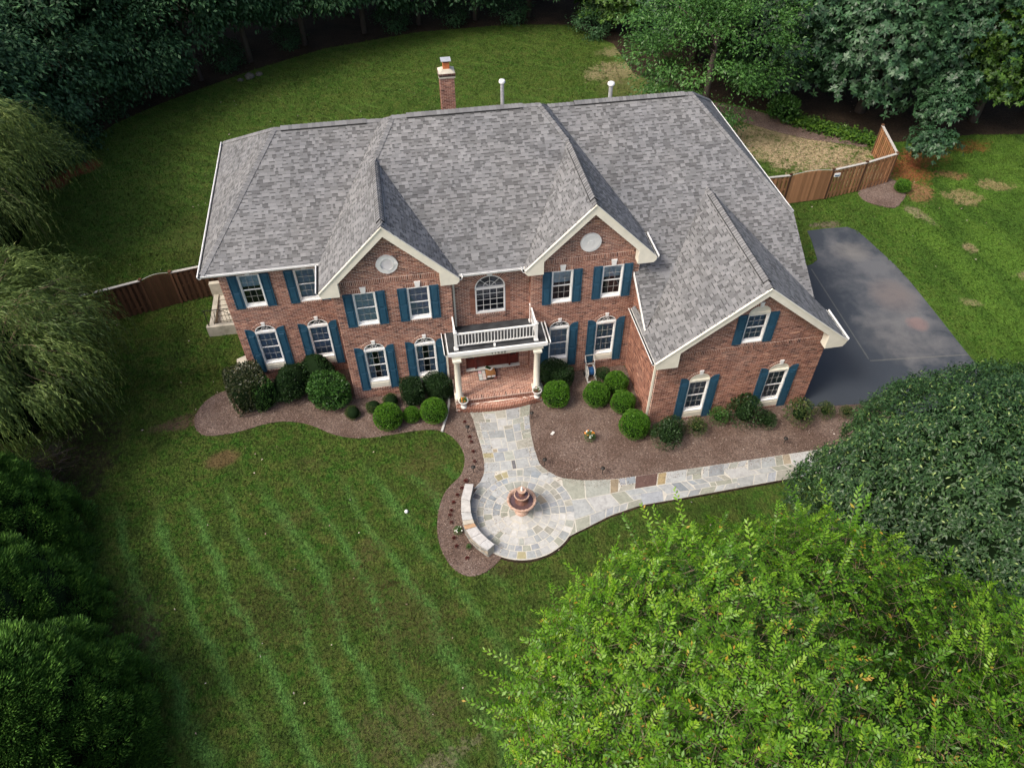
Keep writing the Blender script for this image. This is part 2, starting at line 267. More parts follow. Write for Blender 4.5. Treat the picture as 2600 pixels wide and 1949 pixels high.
# ---------------------------------------------------------------- mesh helpers
class MB:
    def __init__(s): s.v = []; s.f = []; s.t = []; s.sm = False
    def face(s, pts, t=.5):
        i = len(s.v); s.v.extend([tuple(p) for p in pts]); s.f.append(tuple(range(i, i+len(pts)))); s.t.append(t)
    def hexa(s, p, t=.5, skip=()):
        """8 points: bottom 4 ccw then top 4"""
        i = len(s.v); s.v.extend([tuple(q) for q in p])
        for k, f in enumerate(((3, 2, 1, 0), (4, 5, 6, 7), (0, 1, 5, 4), (1, 2, 6, 5), (2, 3, 7, 6), (3, 0, 4, 7))):
            if k in skip: continue
            s.f.append(tuple(i+a for a in f)); s.t.append(t)
    def box(s, a, b, t=.5, skip=()):
        x0, y0, z0 = (min(a[i], b[i]) for i in range(3)); x1, y1, z1 = (max(a[i], b[i]) for i in range(3))
        s.hexa([(x0, y0, z0), (x1, y0, z0), (x1, y1, z0), (x0, y1, z0), (x0, y0, z1), (x1, y0, z1), (x1, y1, z1), (x0, y1, z1)], t, skip)
    def obox(s, O, U, V, N, u0, u1, v0, v1, n0, n1, t=.5, skip=()):
        P = lambda u, v, n: tuple(O[i]+U[i]*u+V[i]*v+N[i]*n for i in range(3))
        s.hexa([P(u0, v0, n0), P(u1, v0, n0), P(u1, v1, n0), P(u0, v1, n0), P(u0, v0, n1), P(u1, v0, n1), P(u1, v1, n1), P(u0, v1, n1)], t, skip)
    def bar(s, a, b, w, h, t=.5, upv=(0, 0, 1)):
        a = Vector(a); b = Vector(b); d = (b-a).normalized(); uv = Vector(upv); x = d.cross(uv)
        if x.length < 1e-4: x = d.cross(Vector((0, 1, 0)))
        x.normalize(); y = x.cross(d)
        c = [(-w/2, -h/2), (w/2, -h/2), (w/2, h/2), (-w/2, h/2)]
        s.hexa([a+x*p+y*q for p, q in c]+[b+x*p+y*q for p, q in c], t)
    def tube(s, pts, rad, n=6, t=.5, caps=True):
        pts = [Vector(p) for p in pts]; rr = rad if isinstance(rad, (list, tuple)) else [rad]*len(pts); i0 = len(s.v)
        for k, p in enumerate(pts):
            d = (pts[min(k+1, len(pts)-1)]-pts[max(k-1, 0)]).normalized(); x = d.cross(Vector((0, 0, 1)))
            if x.length < 1e-3: x = d.cross(Vector((1, 0, 0)))
            x.normalize(); y = x.cross(d)
            for j in range(n): a = 2*PI*j/n; s.v.append(tuple(p+x*(math.cos(a)*rr[k])+y*(math.sin(a)*rr[k])))
        for k in range(len(pts)-1):
            for j in range(n): a, b = i0+k*n+j, i0+k*n+(j+1) % n; s.f.append((a, b, b+n, a+n)); s.t.append(t)
        if caps: s.f.append(tuple(i0+j for j in range(n))[::-1]); s.t.append(t); s.f.append(tuple(i0+(len(pts)-1)*n+j for j in range(n))); s.t.append(t)
    def lathe(s, c, prof, n=20, t=.5, lobes=0, amp=0):
        i0 = len(s.v)
        for r, z in prof:
            for j in range(n):
                a = 2*PI*j/n; q = r*(1+amp*math.cos(lobes*a)) if lobes else r
                s.v.append((c[0]+q*math.cos(a), c[1]+q*math.sin(a), c[2]+z))
        for k in range(len(prof)-1):
            for j in range(n): a, b = i0+k*n+j, i0+k*n+(j+1) % n; s.f.append((a, b, b+n, a+n)); s.t.append(t)
    def ball(s, c, r, n=10, m_=6, t=.5):
        s.lathe((c[0], c[1], c[2]), [(max(r*math.sin(PI*k/m_), 1e-4), -r*math.cos(PI*k/m_)) for k in range(m_+1)], n, t)
    def build(s, name, mt, parent=None, smooth=False, label=None, cat=None, group=None, kind=None):
        me = bpy.data.meshes.new(name); me.from_pydata(s.v, [], s.f)
        a = me.attributes.new('tint', 'FLOAT', 'FACE'); a.data.foreach_set('value', s.t)
        if smooth: me.polygons.foreach_set('use_smooth', [True]*len(s.f))
        me.materials.append(MT[mt] if isinstance(mt, str) else mt); return link(name, me, parent, label, cat, group, kind)
ORG = {}
def link(name, me, parent=None, label=None, cat=None, group=None, kind=None):
    o = bpy.data.objects.new(name, me); COL.objects.link(o)
    if parent is not None:
        o.parent = parent
        if parent.name in ORG: o.matrix_parent_inverse = Matrix.Translation(-ORG[parent.name])
    tag(o, label, cat, group, kind); return o
def tag(o, label=None, cat=None, group=None, kind=None):
    if label: o['label'] = label
    if cat: o['category'] = cat
    if group: o['group'] = group
    if kind: o['kind'] = kind
    return o
def thing(name, label, cat, loc=(0, 0, 0), group=None, world=False):
    """Empty at the thing's base; world=True: its parts are modelled in world coordinates"""
    o = bpy.data.objects.new(name, None); COL.objects.link(o); o.location = loc; o.empty_display_size = .3
    if world: ORG[o.name] = Vector(loc)
    return tag(o, label, cat, group)
def copy_tree(o, loc, rz=0, sc=1., label=None, parent=None):
    c = o.copy(); COL.objects.link(c)
    if parent: c.parent = parent
    else:
        c.location = loc; c.rotation_euler = (0, 0, rz); c.scale = sc if isinstance(sc, tuple) else (sc, sc, sc)
        if label: c['label'] = label
    for ch in o.children: copy_tree(ch, None, parent=c)
    return c
def npmesh(name, V, F, tint=None, mt=None):
    V = np.ascontiguousarray(V, dtype=np.float32); F = np.ascontiguousarray(F, dtype=np.int32); m, k = F.shape
    me = bpy.data.meshes.new(name); me.vertices.add(len(V)); me.vertices.foreach_set('co', V.ravel())
    me.loops.add(m*k); me.loops.foreach_set('vertex_index', F.ravel()); me.polygons.add(m)
    me.polygons.foreach_set('loop_start', np.arange(0, m*k, k, dtype=np.int32)); me.polygons.foreach_set('loop_total', np.full(m, k, dtype=np.int32))
    me.update(calc_edges=True)
    if tint is not None: a = me.attributes.new('tint', 'FLOAT', 'FACE'); a.data.foreach_set('value', np.ascontiguousarray(tint, dtype=np.float32))
    if mt: me.materials.append(MT[mt])
    return me
def unit(a): return a/np.maximum(np.linalg.norm(a, axis=-1, keepdims=True), 1e-9)
def leaves(C, D, N, L, Wd, droop=.15, fold=.12):
    """rhombic leaves: base C, direction D, up N, length L, width Wd -> (V, F)"""
    n = len(C); D = unit(D); N = unit(N); X = unit(np.cross(D, N)); N = np.cross(X, D)
    L = np.broadcast_to(np.asarray(L, float).reshape(-1, 1), (n, 1)); Wd = np.broadcast_to(np.asarray(Wd, float).reshape(-1, 1), (n, 1))
    mid = C + D*L*.5
    V = np.stack([C, mid-X*Wd*.5+N*Wd*fold, C+D*L-N*L*droop, mid+X*Wd*.5+N*Wd*fold], 1).reshape(-1, 3)
    F = np.arange(n*4).reshape(n, 4); return V, F
def rnd3(rng, n): return unit(rng.normal(size=(n, 3)))

# ---------------------------------------------------------------- brick laying
CH, BP = .0677, .2032
BR_SOFT = []      # (dist, obox args, tint)
def brick_field(O, U, V, N, zmax, spans, mortar, holes=(), thick=.009, z0=0., wid=.19, ch=CH, bp=BP, seed=0, dark=0.):
    """courses along U stacked along V; spans(v)->[(u0,u1)]; holes: functions v->(a,b) or None"""
    rg = random.Random(seed); P = lambda u, v, n: tuple(O[i]+U[i]*u+V[i]*v+N[i]*n for i in range(3))
    k = 0
    while z0+k*ch < zmax-1e-6:
        a, b = z0+k*ch, min(z0+(k+1)*ch, zmax); mv = (a+b)/2
        iv = [list(x) for x in spans(mv)]
        for h in holes:
            r = h(mv)
            if not r: continue
            new = []
            for p, q in iv:
                if r[1] <= p or r[0] >= q: new.append([p, q]); continue
                if r[0] > p: new.append([p, r[0]])
                if r[1] < q: new.append([r[1], q])
            iv = new
        for p, q in iv:
            if q-p < .01: continue
            mortar.face([P(p, a, 0), P(q, a, 0), P(q, b, 0), P(p, b, 0)])
            off = (k % 2)*bp/2; n0 = math.floor((p-off)/bp)
            for j in range(n0, int((q-off)/bp)+1):
                s0 = max(off+j*bp+.006, p+.003); s1 = min(off+(j+1)*bp-.006, q-.003)
                if s1-s0 < .03: continue
                t = min(1, max(0, rg.gauss(.47-dark, .2)));  t = t*.5 if rg.random() < .08 else t
                th = thick*rg.uniform(.7, 1.3); full = s1-s0 > bp-.02 and b-a > ch-.001
                c = Vector(P((s0+s1)/2, mv, 0)); BR_SOFT.append(((c-CAM).length if full else 99, (O, U, V, N, s0, s1, a+.0088, b-.0088, 0, th), t))
        k += 1
def soldier(O, U, V, N, u0, u1, v0, v1, seed=0, pitch=.0677, th=.014):
    """bricks standing on end in a row"""
    rg = random.Random(seed+5); n = max(1, round((u1-u0)/pitch)); w = (u1-u0)/n; MSTRIP.append((O, U, V, N, u0, u1, v0-.004, v1+.004, -.012, th*.9 if th > .02 else .0128)); th = max(th, .022)
    for i in range(n): BR_SOFT.append((99, (O, U, V, N, u0+i*w+.008, u0+(i+1)*w-.008, v0+.003, v1-.003, -.01, th), min(1, max(0, rg.gauss(.45, .2)))))
def arch_bricks(O, U, V, N, uc, vs, a, b, t, seed=0, n=None, ang=(8, 172), th=.014):
    """ring of radial bricks round an elliptical arch of half width a, rise b, ring depth t"""
    rg = random.Random(seed+9); n = n or int(PI*(a+b)/2/.068)
    MARCH.append((O, U, V, N, uc, vs, a-.004, b-.004, t+.01, ang))
    for i in range(n):
        p = R(ang[0]+(ang[1]-ang[0])*(i+.12)/n); q = R(ang[0]+(ang[1]-ang[0])*(i+.88)/n)
        pts = [(uc+math.cos(w)*(a+k), vs+math.sin(w)*(b+k)) for w, k in ((p, 0), (q, 0), (q, t), (p, t))]
        ARCH.append((O, U, V, N, pts, .022, min(1, max(0, rg.gauss(.55, .2)))))
ARCH = []; MSTRIP = []; MARCH = []

# ================================================================ GROUND, ROADS, PATHS
ground = MB(); n = 60
for i in range(n):
    for j in range(n):
        x0, x1 = -150+300*i/n, -150+300*(i+1)/n; y0, y1 = -110+300*j/n, -110+300*(j+1)/n
        ground.face([(x0, y0, 0), (x1, y0, 0), (x1, y1, 0), (x0, y1, 0)])
ground.build('lawn', 'lawn', kind='structure')
def sheet(name, pts, z, mt, kind='structure', thick=.0, label=None, cat=None):
    b = MB(); b.face([(x, y, z) for x, y in pts])
    n_ = len(pts)
    for i in range(n_):
        (xa, ya), (xb, yb) = pts[i], pts[(i+1) % n_]; b.face([(xb, yb, z), (xa, ya, z), (xa, ya, -.05), (xb, yb, -.05)])
    return b.build(name, mt, kind=kind)
def smooth_poly(pts, it=2):
    for _ in range(it):
        q = []
        for i in range(len(pts)):
            a, b = pts[i], pts[(i+1) % len(pts)]; q += [(a[0]*.75+b[0]*.25, a[1]*.75+b[1]*.25), (a[0]*.25+b[0]*.75, a[1]*.25+b[1]*.75)]
        pts = q
    return pts
def inside(x, y, pts):
    c = np.zeros(np.shape(x), bool); n_ = len(pts)
    for i in range(n_):
        (xa, ya), (xb, yb) = pts[i], pts[i-1]
        with np.errstate(divide='ignore', invalid='ignore'):
            c ^= ((ya > y) != (yb > y)) & (x < (xb-xa)*(y-ya)/(yb-ya+1e-12)+xa)
    return c
woodline = [(-60, 12), (-24, 12), (-18.3, 16.5), (-17, 19.5), (-16.4, 22.6), (-14.3, 26.5), (-12, 28.6), (-9.3, 30.6), (-6, 32.9), (-1.2, 35.5), (5.7, 37.2), (12.7, 37.4), (17.4, 36.5), (19.8, 32.5), (19.9, 27.5), (22.6, 23.6), (25.5, 21.6), (27.6, 20.2), (29.2, 18.6), (31.2, 16.6), (33, 15.6), (38, 15.6), (48, 14), (70, 10)]
sheet('woodland_floor', woodline + [(70, 120), (-60, 120)], .008, 'litter')
drive = [(18.28, -3.55), (20.7, -3.75), (26.62, -3.7), (30, -5.0), (33, -9), (34, -26), (27, -26), (26, -10), (22, -5.6)]
sheet('driveway', [(18.24, -3.62), (19.3, -3.78), (21.5, -4.0), (22.5, -7), (23, -26), (30, -26), (28, -12), (26.9, -6), (26.62, -3.2), (26.66, -1.2), (26.74, 1.0), (26.78, 3.0), (26.72, 4.6), (26.45, 6.4), (26.28, 7.5), (25.9, 7.92), (24.6, 7.98), (23.68, 7.95), (23.56, 7.2), (23.30, 6.2), (23.12, 5.55), (22.7, 5.25), (22.2, 5.15), (18.24, 5.1)], .012, 'asphalt')
bedL = smooth_poly([(-4.3, 1.9), (-5.3, 1.5), (-6.1, 1.15), (-6.55, .35), (-6.5, -.5), (-6.0, -1.02), (-5.0, -1.02), (-4.3, -.89), (-3.7, -.72), (-2.96, -.7), (-2.2, -.92), (-1.69, -1.21), (-.94, -1.81), (.04, -2.2), (1.3, -2.2), (2.3, -2.14), (3.06, -2.2), (3.6, -2.5), (4.0, -3.2), (4.1, -3.85), (3.97, -4.4), (3.77, -4.76), (3.41, -5.04), (3.06, -5.45), (2.82, -6.1), (2.68, -6.78), (2.68, -7.47), (2.8, -8.01), (3.0, -8.5), (3.32, -8.87), (3.65, -9.02), (4.05, -8.98), (4.47, -8.75), (4.9, -8.35), (5.3, -6.5), (5.2, -4.2), (5.4, -1.0), (5, .9), (0, 2)])
bedR = smooth_poly([(6.2, -1), (6.5, -3), (6.5, -4.6), (6.9, -5.1), (7.3, -5.5), (7.7, -5.75), (8.2, -5.95), (9, -6.2), (12, -6.3), (17.4, -6.1), (19.2, -5.6), (21.5, -5.0), (21.6, -4.0), (20.6, -3.9), (19, -3.8), (18.2, -3.6), (18, -2), (12, -1), (11, 1), (7, 1)])
bedF = smooth_poly([(28.02, 11.1), (27.9, 10.2), (28.2, 9.7), (28.8, 9.25), (29.3, 9.05), (29.85, 9.5), (30.5, 10.1), (30.9, 10.9), (30.6, 11.8), (30.1, 12)])
bedB = smooth_poly([(22, 21.8), (23.6, 20.5), (25, 19.4), (26.6, 17.8), (28.1, 16.7), (29.9, 15.9), (30.9, 15.2), (31.3, 16.0), (29.6, 17.8), (27.9, 19.0), (26.2, 20.8), (23.8, 22.6), (22, 23.2)])
sheet('mulch_bed', bedL, .030, 'mulch'); sheet('mulch_bed', bedR, .030, 'mulch'); sheet('mulch_bed', bedF, .030, 'mulch'); sheet('mulch_bed', bedB, .030, 'mulch')
# loose bark chips
cs = []
for poly, dens in ((bedL, 620), (bedR, 620), (bedF, 300), (bedB, 240)):
    P = np.array(poly); lo, hi = P.min(0), P.max(0); k = int((hi-lo).prod()*dens); xy = RNG.uniform(lo, hi, (k, 2)); xy = xy[inside(xy[:, 0], xy[:, 1], poly)]; cs.append(xy)
xy = np.concatenate(cs); k = len(xy); C = np.c_[xy, RNG.uniform(.034, .05, k)]; D = RNG.normal(size=(k, 3))*(1, 1, .25); N = np.c_[RNG.normal(0, .35, (k, 2)), np.ones(k)]
V, F = leaves(C, D, N, RNG.uniform(.03, .09, k), RNG.uniform(.010, .026, k), 0, .3)
tag(link('bark_chips', npmesh('bark_chips', V, F, np.clip(RNG.beta(1.6, 3.2, k), 0, 1), 'chip')), 'loose bark chips spread over the planting beds', 'mulch', kind='stuff')

# short grass blades standing out of the turf (same position-driven colour as the turf)
path_poly = [(4.5, -1.3), (4.75, -3.5), (4.75, -4.6), (4.0, -5.3), (3.5, -6.6), (3.9, -8), (4.6, -8.7), (5.8, -8.85), (6.9, -8.6), (7.5, -8.1), (8.4, -7.75), (10.2, -7.28), (17, -7.1), (19.6, -6.9), (19.6, -5.7), (8, -5.6), (7, -4.9), (7.2, -1.3)]
drive_poly = [(18.2, -4), (21.5, -4.1), (22.5, -7), (23, -26), (30, -26), (28, -12), (26.9, -6), (26.75, 1), (26.8, 3), (26.4, 6.6), (25.95, 8), (23.6, 8), (23.1, 5.5), (22.2, 5.1), (18.2, 5.1)]
house_poly = [(-4.2, 1.9), (0, 1.9), (0, 0), (11.6, 0), (11.6, -3.4), (18.2, -3.4), (18.2, 11), (-4.2, 11)]
gs = []
for (x0, x1, y0, y1, k, sc_) in ((-12, 14, -18, 3, 170000, 1.), (-18, 19, 8, 38, 70000, 1.7), (-14, -4, 2, 12, 20000, 1.2), (18, 42, -4, 22, 60000, 1.6)):
    xy = np.c_[RNG.uniform(x0, x1, k), RNG.uniform(y0, y1, k)]; bad = np.zeros(k, bool)
    for pl_ in (bedL, bedR, bedF, bedB, path_poly, drive_poly, house_poly, woodline+[(70, 120), (-60, 120)]): bad |= inside(xy[:, 0], xy[:, 1], pl_)
    xy = xy[~bad]; gs.append(np.c_[xy, np.full(len(xy), sc_)])
gs = np.concatenate(gs); k = len(gs); C = np.c_[gs[:, :2], np.full(k, .0)]; sc_ = gs[:, 2]*RNG.uniform(.6, 1.4, k)
V, F = leaves(C, np.c_[RNG.normal(0, .7, (k, 2)), np.full(k, .8)], np.c_[RNG.normal(0, 1, (k, 2)), np.full(k, .8)], .075*sc_, .020*sc_, .2, .1)
tag(link('grass_blades', npmesh('grass_blades', V, F, None, 'lawn')), 'short blades of the mown lawn', 'grass', kind='stuff')
k = 420; xy = np.c_[RNG.uniform(-11, 34, k), RNG.uniform(-16, 30, k)]; bad = np.zeros(k, bool)
for pl_ in (house_poly, drive_poly): bad |= inside(xy[:, 0], xy[:, 1], pl_)
xy = xy[~bad]; k = len(xy); V, F = leaves(np.c_[xy, np.full(k, .07)], RNG.normal(size=(k, 3))*(1, 1, .2), np.c_[RNG.normal(0, .3, (k, 2)), np.ones(k)], RNG.uniform(.05, .12, k), RNG.uniform(.03, .06, k), .1, .3)
tag(link('fallen_leaves', npmesh('fallen_leaves', V, F, RNG.uniform(.55, 1, k), 'chip')), 'dry fallen leaves scattered over lawn and paths', 'fallen leaves', kind='stuff')
# flagstones ------------------------------------------------------
FLAG = [(.30, .32, .32), (.34, .355, .35), (.27, .29, .30), (.36, .37, .36), (.31, .325, .29), (.28, .29, .24), (.24, .27, .29), (.39, .395, .385), (.32, .315, .27), (.30, .32, .34), (.33, .345, .345)]
ODD = [(.34, .29, .21), (.27, .22, .15), (.16, .165, .17), (.33, .30, .18)]
path = MB()
fp = link('flagstone_path', bpy.data.meshes.new('flagstone_path')); tag(fp, kind='structure')
def base_strip(ptsA, ptsB, z):
    for i in range(len(ptsA)-1): path.face([(*ptsA[i], z), (*ptsB[i], z), (*ptsB[i+1], z), (*ptsA[i+1], z)])
def flag(quad, z, th=None, col=None, rg=random):
    """quad in xy, shrunk for the joint, chamfer-free slab with slightly uneven top"""
    cx = sum(p[0] for p in quad)/4; cy = sum(p[1] for p in quad)/4
    q = []
    for (x, y) in quad:
        d = math.hypot(x-cx, y-cy); k = max(.3, 1-.024/d); q.append((cx+(x-cx)*k+rg.uniform(-.004, .004), cy+(y-cy)*k+rg.uniform(-.004, .004)))
    # order: make ccw
    ar = sum(q[i][0]*q[(i+1) % 4][1]-q[(i+1) % 4][0]*q[i][1] for i in range(4))
    if ar < 0: q = q[::-1]
    zt = z+rg.uniform(-.002, .003); b = MB(); b.hexa([(x, y, z-.03) for x, y in q]+[(x, y, zt+rg.uniform(-.001, .001)) for x, y in q], skip=(0,))
    o = b.build('flagstone', 'flag', fp)
    c = col or (rg.choice(ODD) if rg.random() < .05 else rg.choice(FLAG)); f = rg.uniform(.88, 1.12); o.color = (c[0]*f, c[1]*f, c[2]*f, 1)
def interp(pts, t, key):
    for a, b in zip(pts, pts[1:]):
        if a[key] >= t >= b[key] or a[key] <= t <= b[key]:
            w = (t-a[key])/(b[key]-a[key]) if b[key] != a[key] else 0; return a[1-key]+(b[1-key]-a[1-key])*w
    return pts[-1][1-key]
rg = random.Random(3)
def ashlar(nu, nv, rg):
    """random packing of 1x1..2x2 stones on an nu x nv grid"""
    occ = [[0]*nv for _ in range(nu)]; out = []
    for i in range(nu):
        for j in range(nv):
            if occ[i][j]: continue
            opts = [(1, 1), (2, 1), (1, 2), (2, 2), (2, 2), (3, 2), (2, 3)]; rg.shuffle(opts)
            for a, b in opts+[(1, 1)]:
                if i+a <= nu and j+b <= nv and all(not occ[i+p][j+q] for p in range(a) for q in range(b)): break
            for p in range(a):
                for q in range(b): occ[i+p][j+q] = 1
            out.append((i, j, a, b))
    return out
wl = [(4.55, -1.45), (4.66, -1.86), (4.71, -2.62), (4.78, -3.42), (4.8, -4.12), (4.76, -4.55), (4.62, -5.01), (4.22, -5.40)]
wr = [(7.15, -1.45), (7.0, -2.0), (6.93, -2.33), (6.84, -3.19), (6.83, -3.91), (6.88, -4.67), (7.03, -4.95), (7.45, -5.40)]
nu, nv = 10, 17
us = sorted([0]+[(i+rg.uniform(-.25, .25))/nu for i in range(1, nu)]+[1]); vs = sorted([0]+[(i+rg.uniform(-.25, .25))/nv for i in range(1, nv)]+[1])
WY = lambda v: -1.45-3.95*v
def wp(u, v):
    y = WY(v); a = interp(wl, y, 1); b = interp(wr, y, 1); return (a+(b-a)*u, y+.18*math.sin(PI*u)*(1-v)*-1)
for i, j, a, b in ashlar(nu, nv, rg):
    u0, u1, v0, v1 = us[i], us[i+a], vs[j], vs[j+b]; c = wp((u0+u1)/2, (v0+v1)/2)
    if math.hypot(c[0]-5.8, c[1]+6.75) < 1.85: continue
    col = (.13, .13, .135) if abs(c[0]-5.85) < .22 and abs(c[1]+4.35) < .2 else None
    flag([wp(u0, v0), wp(u1, v0), wp(u1, v1), wp(u0, v1)], .053, col=col, rg=rg)
base_strip([wp(0, k/20) for k in range(21)], [wp(1, k/20) for k in range(21)], .046)
# side path to the drive
pu = [(6.7, -4.5), (6.88, -4.67), (7.03, -4.95), (7.3, -5.3), (7.69, -5.55), (8.14, -5.69), (8.85, -5.81), (9.57, -5.88), (12.5, -5.9), (17.4, -5.87), (19.5, -5.8)]
pb = [(6.7, -8.3), (7.38, -7.98), (7.88, -7.82), (8.34, -7.66), (8.96, -7.44), (10.17, -7.2), (12.1, -7.14), (16.6, -6.98), (19.5, -6.9)]
nu, nv = 42, 5
us = [(i+(rg.uniform(-.25, .25) if 0 < i < nu else 0))/nu for i in range(nu+1)]; vs = [0]+[(i+rg.uniform(-.2, .2))/nv for i in range(1, nv)]+[1]
def sp_(u, v):
    x = 6.95+12.5*u; a = interp(pu, x, 0); b = interp(pb, x, 0); return (x+(.12*math.sin(v*9+u*3)), a+(b-a)*v)
for i, j, a, b in ashlar(nu, nv, rg):
    u0, u1, v0, v1 = us[i], us[i+a], vs[j], vs[j+b]; c = sp_((u0+u1)/2, (v0+v1)/2)
    if math.hypot(c[0]-5.8, c[1]+6.75) < 1.82: continue
    col = None
    if abs(c[0]-10.55) < .25 and c[1] > -6.2: col = (.115, .07, .06)
    elif abs(c[0]-11.3) < .2 and abs(c[1]+6.15) < .2: col = (.33, .26, .14)
    elif abs(c[0]-9.9) < .22 and abs(c[1]+6.7) < .3: col = (.36, .32, .25)
    flag([sp_(u0, v0), sp_(u1, v0), sp_(u1, v1), sp_(u0, v1)], .050, col=col, rg=rg)
base_strip([sp_(k/40, 1) for k in range(41)], [sp_(k/40, 0) for k in range(41)], .043)
# round court of ringed stones
CX, CY = 5.8, -6.75
circ = [(CX+1.97*math.cos(2*PI*k/64), CY+1.97*math.sin(2*PI*k/64)) for k in range(64)]
path.face([(x, y, .051) for x, y in circ])
for k in range(64):
    a, b = circ[k], circ[(k+1) % 64]; path.face([(*b, .051), (*a, .051), (*a, -.05), (*b, -.05)])
for (r0, r1, n_) in ((.16, .5, 7), (.5, .78, 13), (.78, 1.08, 20), (1.08, 1.4, 27), (1.4, 1.64, 33), (1.64, 1.95, 38)):
    ang = [2*PI*(k+rg.uniform(-.22, .22))/n_ for k in range(n_)]
    for k in range(n_):
        a0 = ang[k]; a1 = ang[(k+1) % n_]+(2*PI if k == n_-1 else 0)
        col = None
        if math.sin((a0+a1)/2) < -.1 and rg.random() < .5: col = (.46, .46, .44)
        flag([(CX+r*math.cos(t), CY+r*math.sin(t)) for r, t in ((r0, a0), (r1, a0), (r1, a1), (r0, a1))], .059, col=col, rg=rg)
sheet('path_edging_soil', [(CX+2.05*math.cos(2*PI*k/64), CY+2.05*math.sin(2*PI*k/64)) for k in range(64)], .022, 'litter')
sheet('path_edging_soil', [(x, y-.07) for x, y in pb[1:]]+[(19.5, -6.5), (7.4, -6.5)], .020, 'litter')
pm = path.build('path_joints', 'joint', fp); pm['kind'] = 'stuff'

# ================================================================ HOUSE
H = thing('brick_house', 'large two storey red brick house with grey shingle roof, blue shutters and three front gables', 'house', (7, 3, 0), world=True)
EX, EY, EZ = (1, 0, 0), (0, 1, 0), (0, 0, 1); NF = (0, -1, 0)
mortar = MB()
YL, YB, YM, YG = 1.83, 0., .30, -3.38
WUP = dict(w=.8276, z0=4.034, z1=5.584)
def rect_hole(x0, x1, z0, z1): return lambda z: (x0, x1) if z0 < z < z1 else None
def arch_hole(x0, x1, z0, zs, rise):
    def f(z):
        if z0 < z < zs: return (x0, x1)
        if zs <= z < zs+rise: c = (x0+x1)/2; h = (x1-x0)/2*math.sqrt(max(0, 1-((z-zs)/rise)**2)); return (c-h, c+h)
    return f
UP = [(-3.583, YL), (-1.499, YL), (.686, YB), (2.677, YB), (8.168, YB), (10.152, YB)]
LO = [(-3.583, YL), (-1.499, YL), (.705, YB), (2.695, YB), (8.155, YB), (10.108, YB)]
GLO = [12.99, 16.228]; GUX = 14.671
holes = {YL: [], YB: [], YM: [], YG: []}
for x, y in UP: holes[y].append(rect_hole(x, x+.8276, 4.034, 5.584))
for x, y in LO: holes[y].append(arch_hole(x, x+.8276, .60, 2.693, .34))
for x in GLO: holes[YG].append(arch_hole(x, x+.8276, .126, 2.208, .36))
holes[YG].append(arch_hole(GUX, GUX+.8276, 3.966, 5.37, .36))
holes[YM] += [arch_hole(5.24, 6.41, 3.69, 4.92, .585), rect_hole(4.72, 6.96, .62, 2.62)]
def gable_span(x0, x1, xl, xr, ze, sl):
    def f(z):
        if z < ze: return [(x0, x1)]
        a = max(x0, xl+(z-ze)/sl); b = min(x1, xr-(z-ze)/sl); return [(a, b)] if b > a else []
    return f
X1, X2, X3, X4 = 0., 4.33, 7.37, 11.6
O = lambda y: (0, y, 0)
brick_field(O(YL), EX, EZ, NF, 5.95, lambda z: [(-4.25, 0)], mortar, holes[YL], seed=1)
# course bands of standing bricks are left open in the gables
def nb(z0, z1, a, b): return lambda z: (a, b) if z0 < z < z1 else None
brick_field(O(YB), EX, EZ, NF, 8.3, gable_span(X1, X2, -.36, 4.56, 5.99, 1.013), mortar, holes[YB], seed=2)
brick_field(O(YB), EX, EZ, NF, 8.3, gable_span(X3, X4, 7.14, 12.03, 5.99, 1.013), mortar, holes[YB], seed=3)
brick_field(O(YM), EX, EZ, NF, 6.0, lambda z: [(X2, X3)], mortar, holes[YM], seed=4)
brick_field(O(YG), EX, EZ, NF, 6.6, gable_span(11.6, 18.25, 11.36, 18.74, 3.72, .808), mortar, holes[YG], seed=5)
def gl_span(z):
    if z < 3.94: return [(-3.38, 0)]
    return [((z-6.02)/.6+1.49, 0)]
brick_field((11.6, 0, 0), EY, EZ, (-1, 0, 0), 5.05, gl_span, mortar, seed=6)
brick_field((X3, 0, 0), EY, EZ, (-1, 0, 0), 5.95, lambda z: [(0, .3)], mortar, seed=7)
brick_field((X2, 0, 0), EY, EZ, (1, 0, 0), 5.95, lambda z: [(0, .3)], mortar, seed=8)
brick_field((0, 0, 0), EY, EZ, (-1, 0, 0), 5.95, lambda z: [(0, 1.83)], mortar, seed=9)
brick_field((X4, 0, 4.6), EY, EZ, (1, 0, 0), 1.35, lambda z: [(0, 1.4)], mortar, seed=10)
brick_field((-4.25, 0, 0), EY, EZ, (-1, 0, 0), 5.95, lambda z: [(1.83, 10.9)], mortar, seed=11)
# soldier bands, window heads and sills, arches, quoin of the bays
for a, b in ((.30, 3.95), (7.70, 11.30)): soldier(O(YB), EX, EZ, NF, a, b, 5.97, 6.16, 1)
soldier(O(YG), EX, EZ, NF, 12.1, 18.0, 3.62, 3.80, 2)
soldier(O(YM), EX, EZ, NF, 4.72, 6.96, .50, .615, 4, th=.03)
for x, y in UP:
    soldier(O(y), EX, EZ, NF, x-.02, x+.8476, 5.60, 5.77, 5); soldier(O(y), EX, EZ, NF, x, x+.8276, 3.93, 4.025, 6, th=.04)
for x, y in LO:
    arch_bricks(O(y), EX, EZ, NF, x+.414, 2.693, .43, .36, .11, int(x*7)); soldier(O(y), EX, EZ, NF, x, x+.8276, .49, .59, 7, th=.04)
for x in GLO: arch_bricks(O(YG), EX, EZ, NF, x+.414, 2.208, .43, .38, .11, int(x)); soldier(O(YG), EX, EZ, NF, x, x+.8276, .03, .118, 8, th=.04)
arch_bricks(O(YG), EX, EZ, NF, GUX+.414, 5.37, .43, .38, .11, 33); soldier(O(YG), EX, EZ, NF, GUX, GUX+.8276, 3.86, 3.955, 9, th=.04)
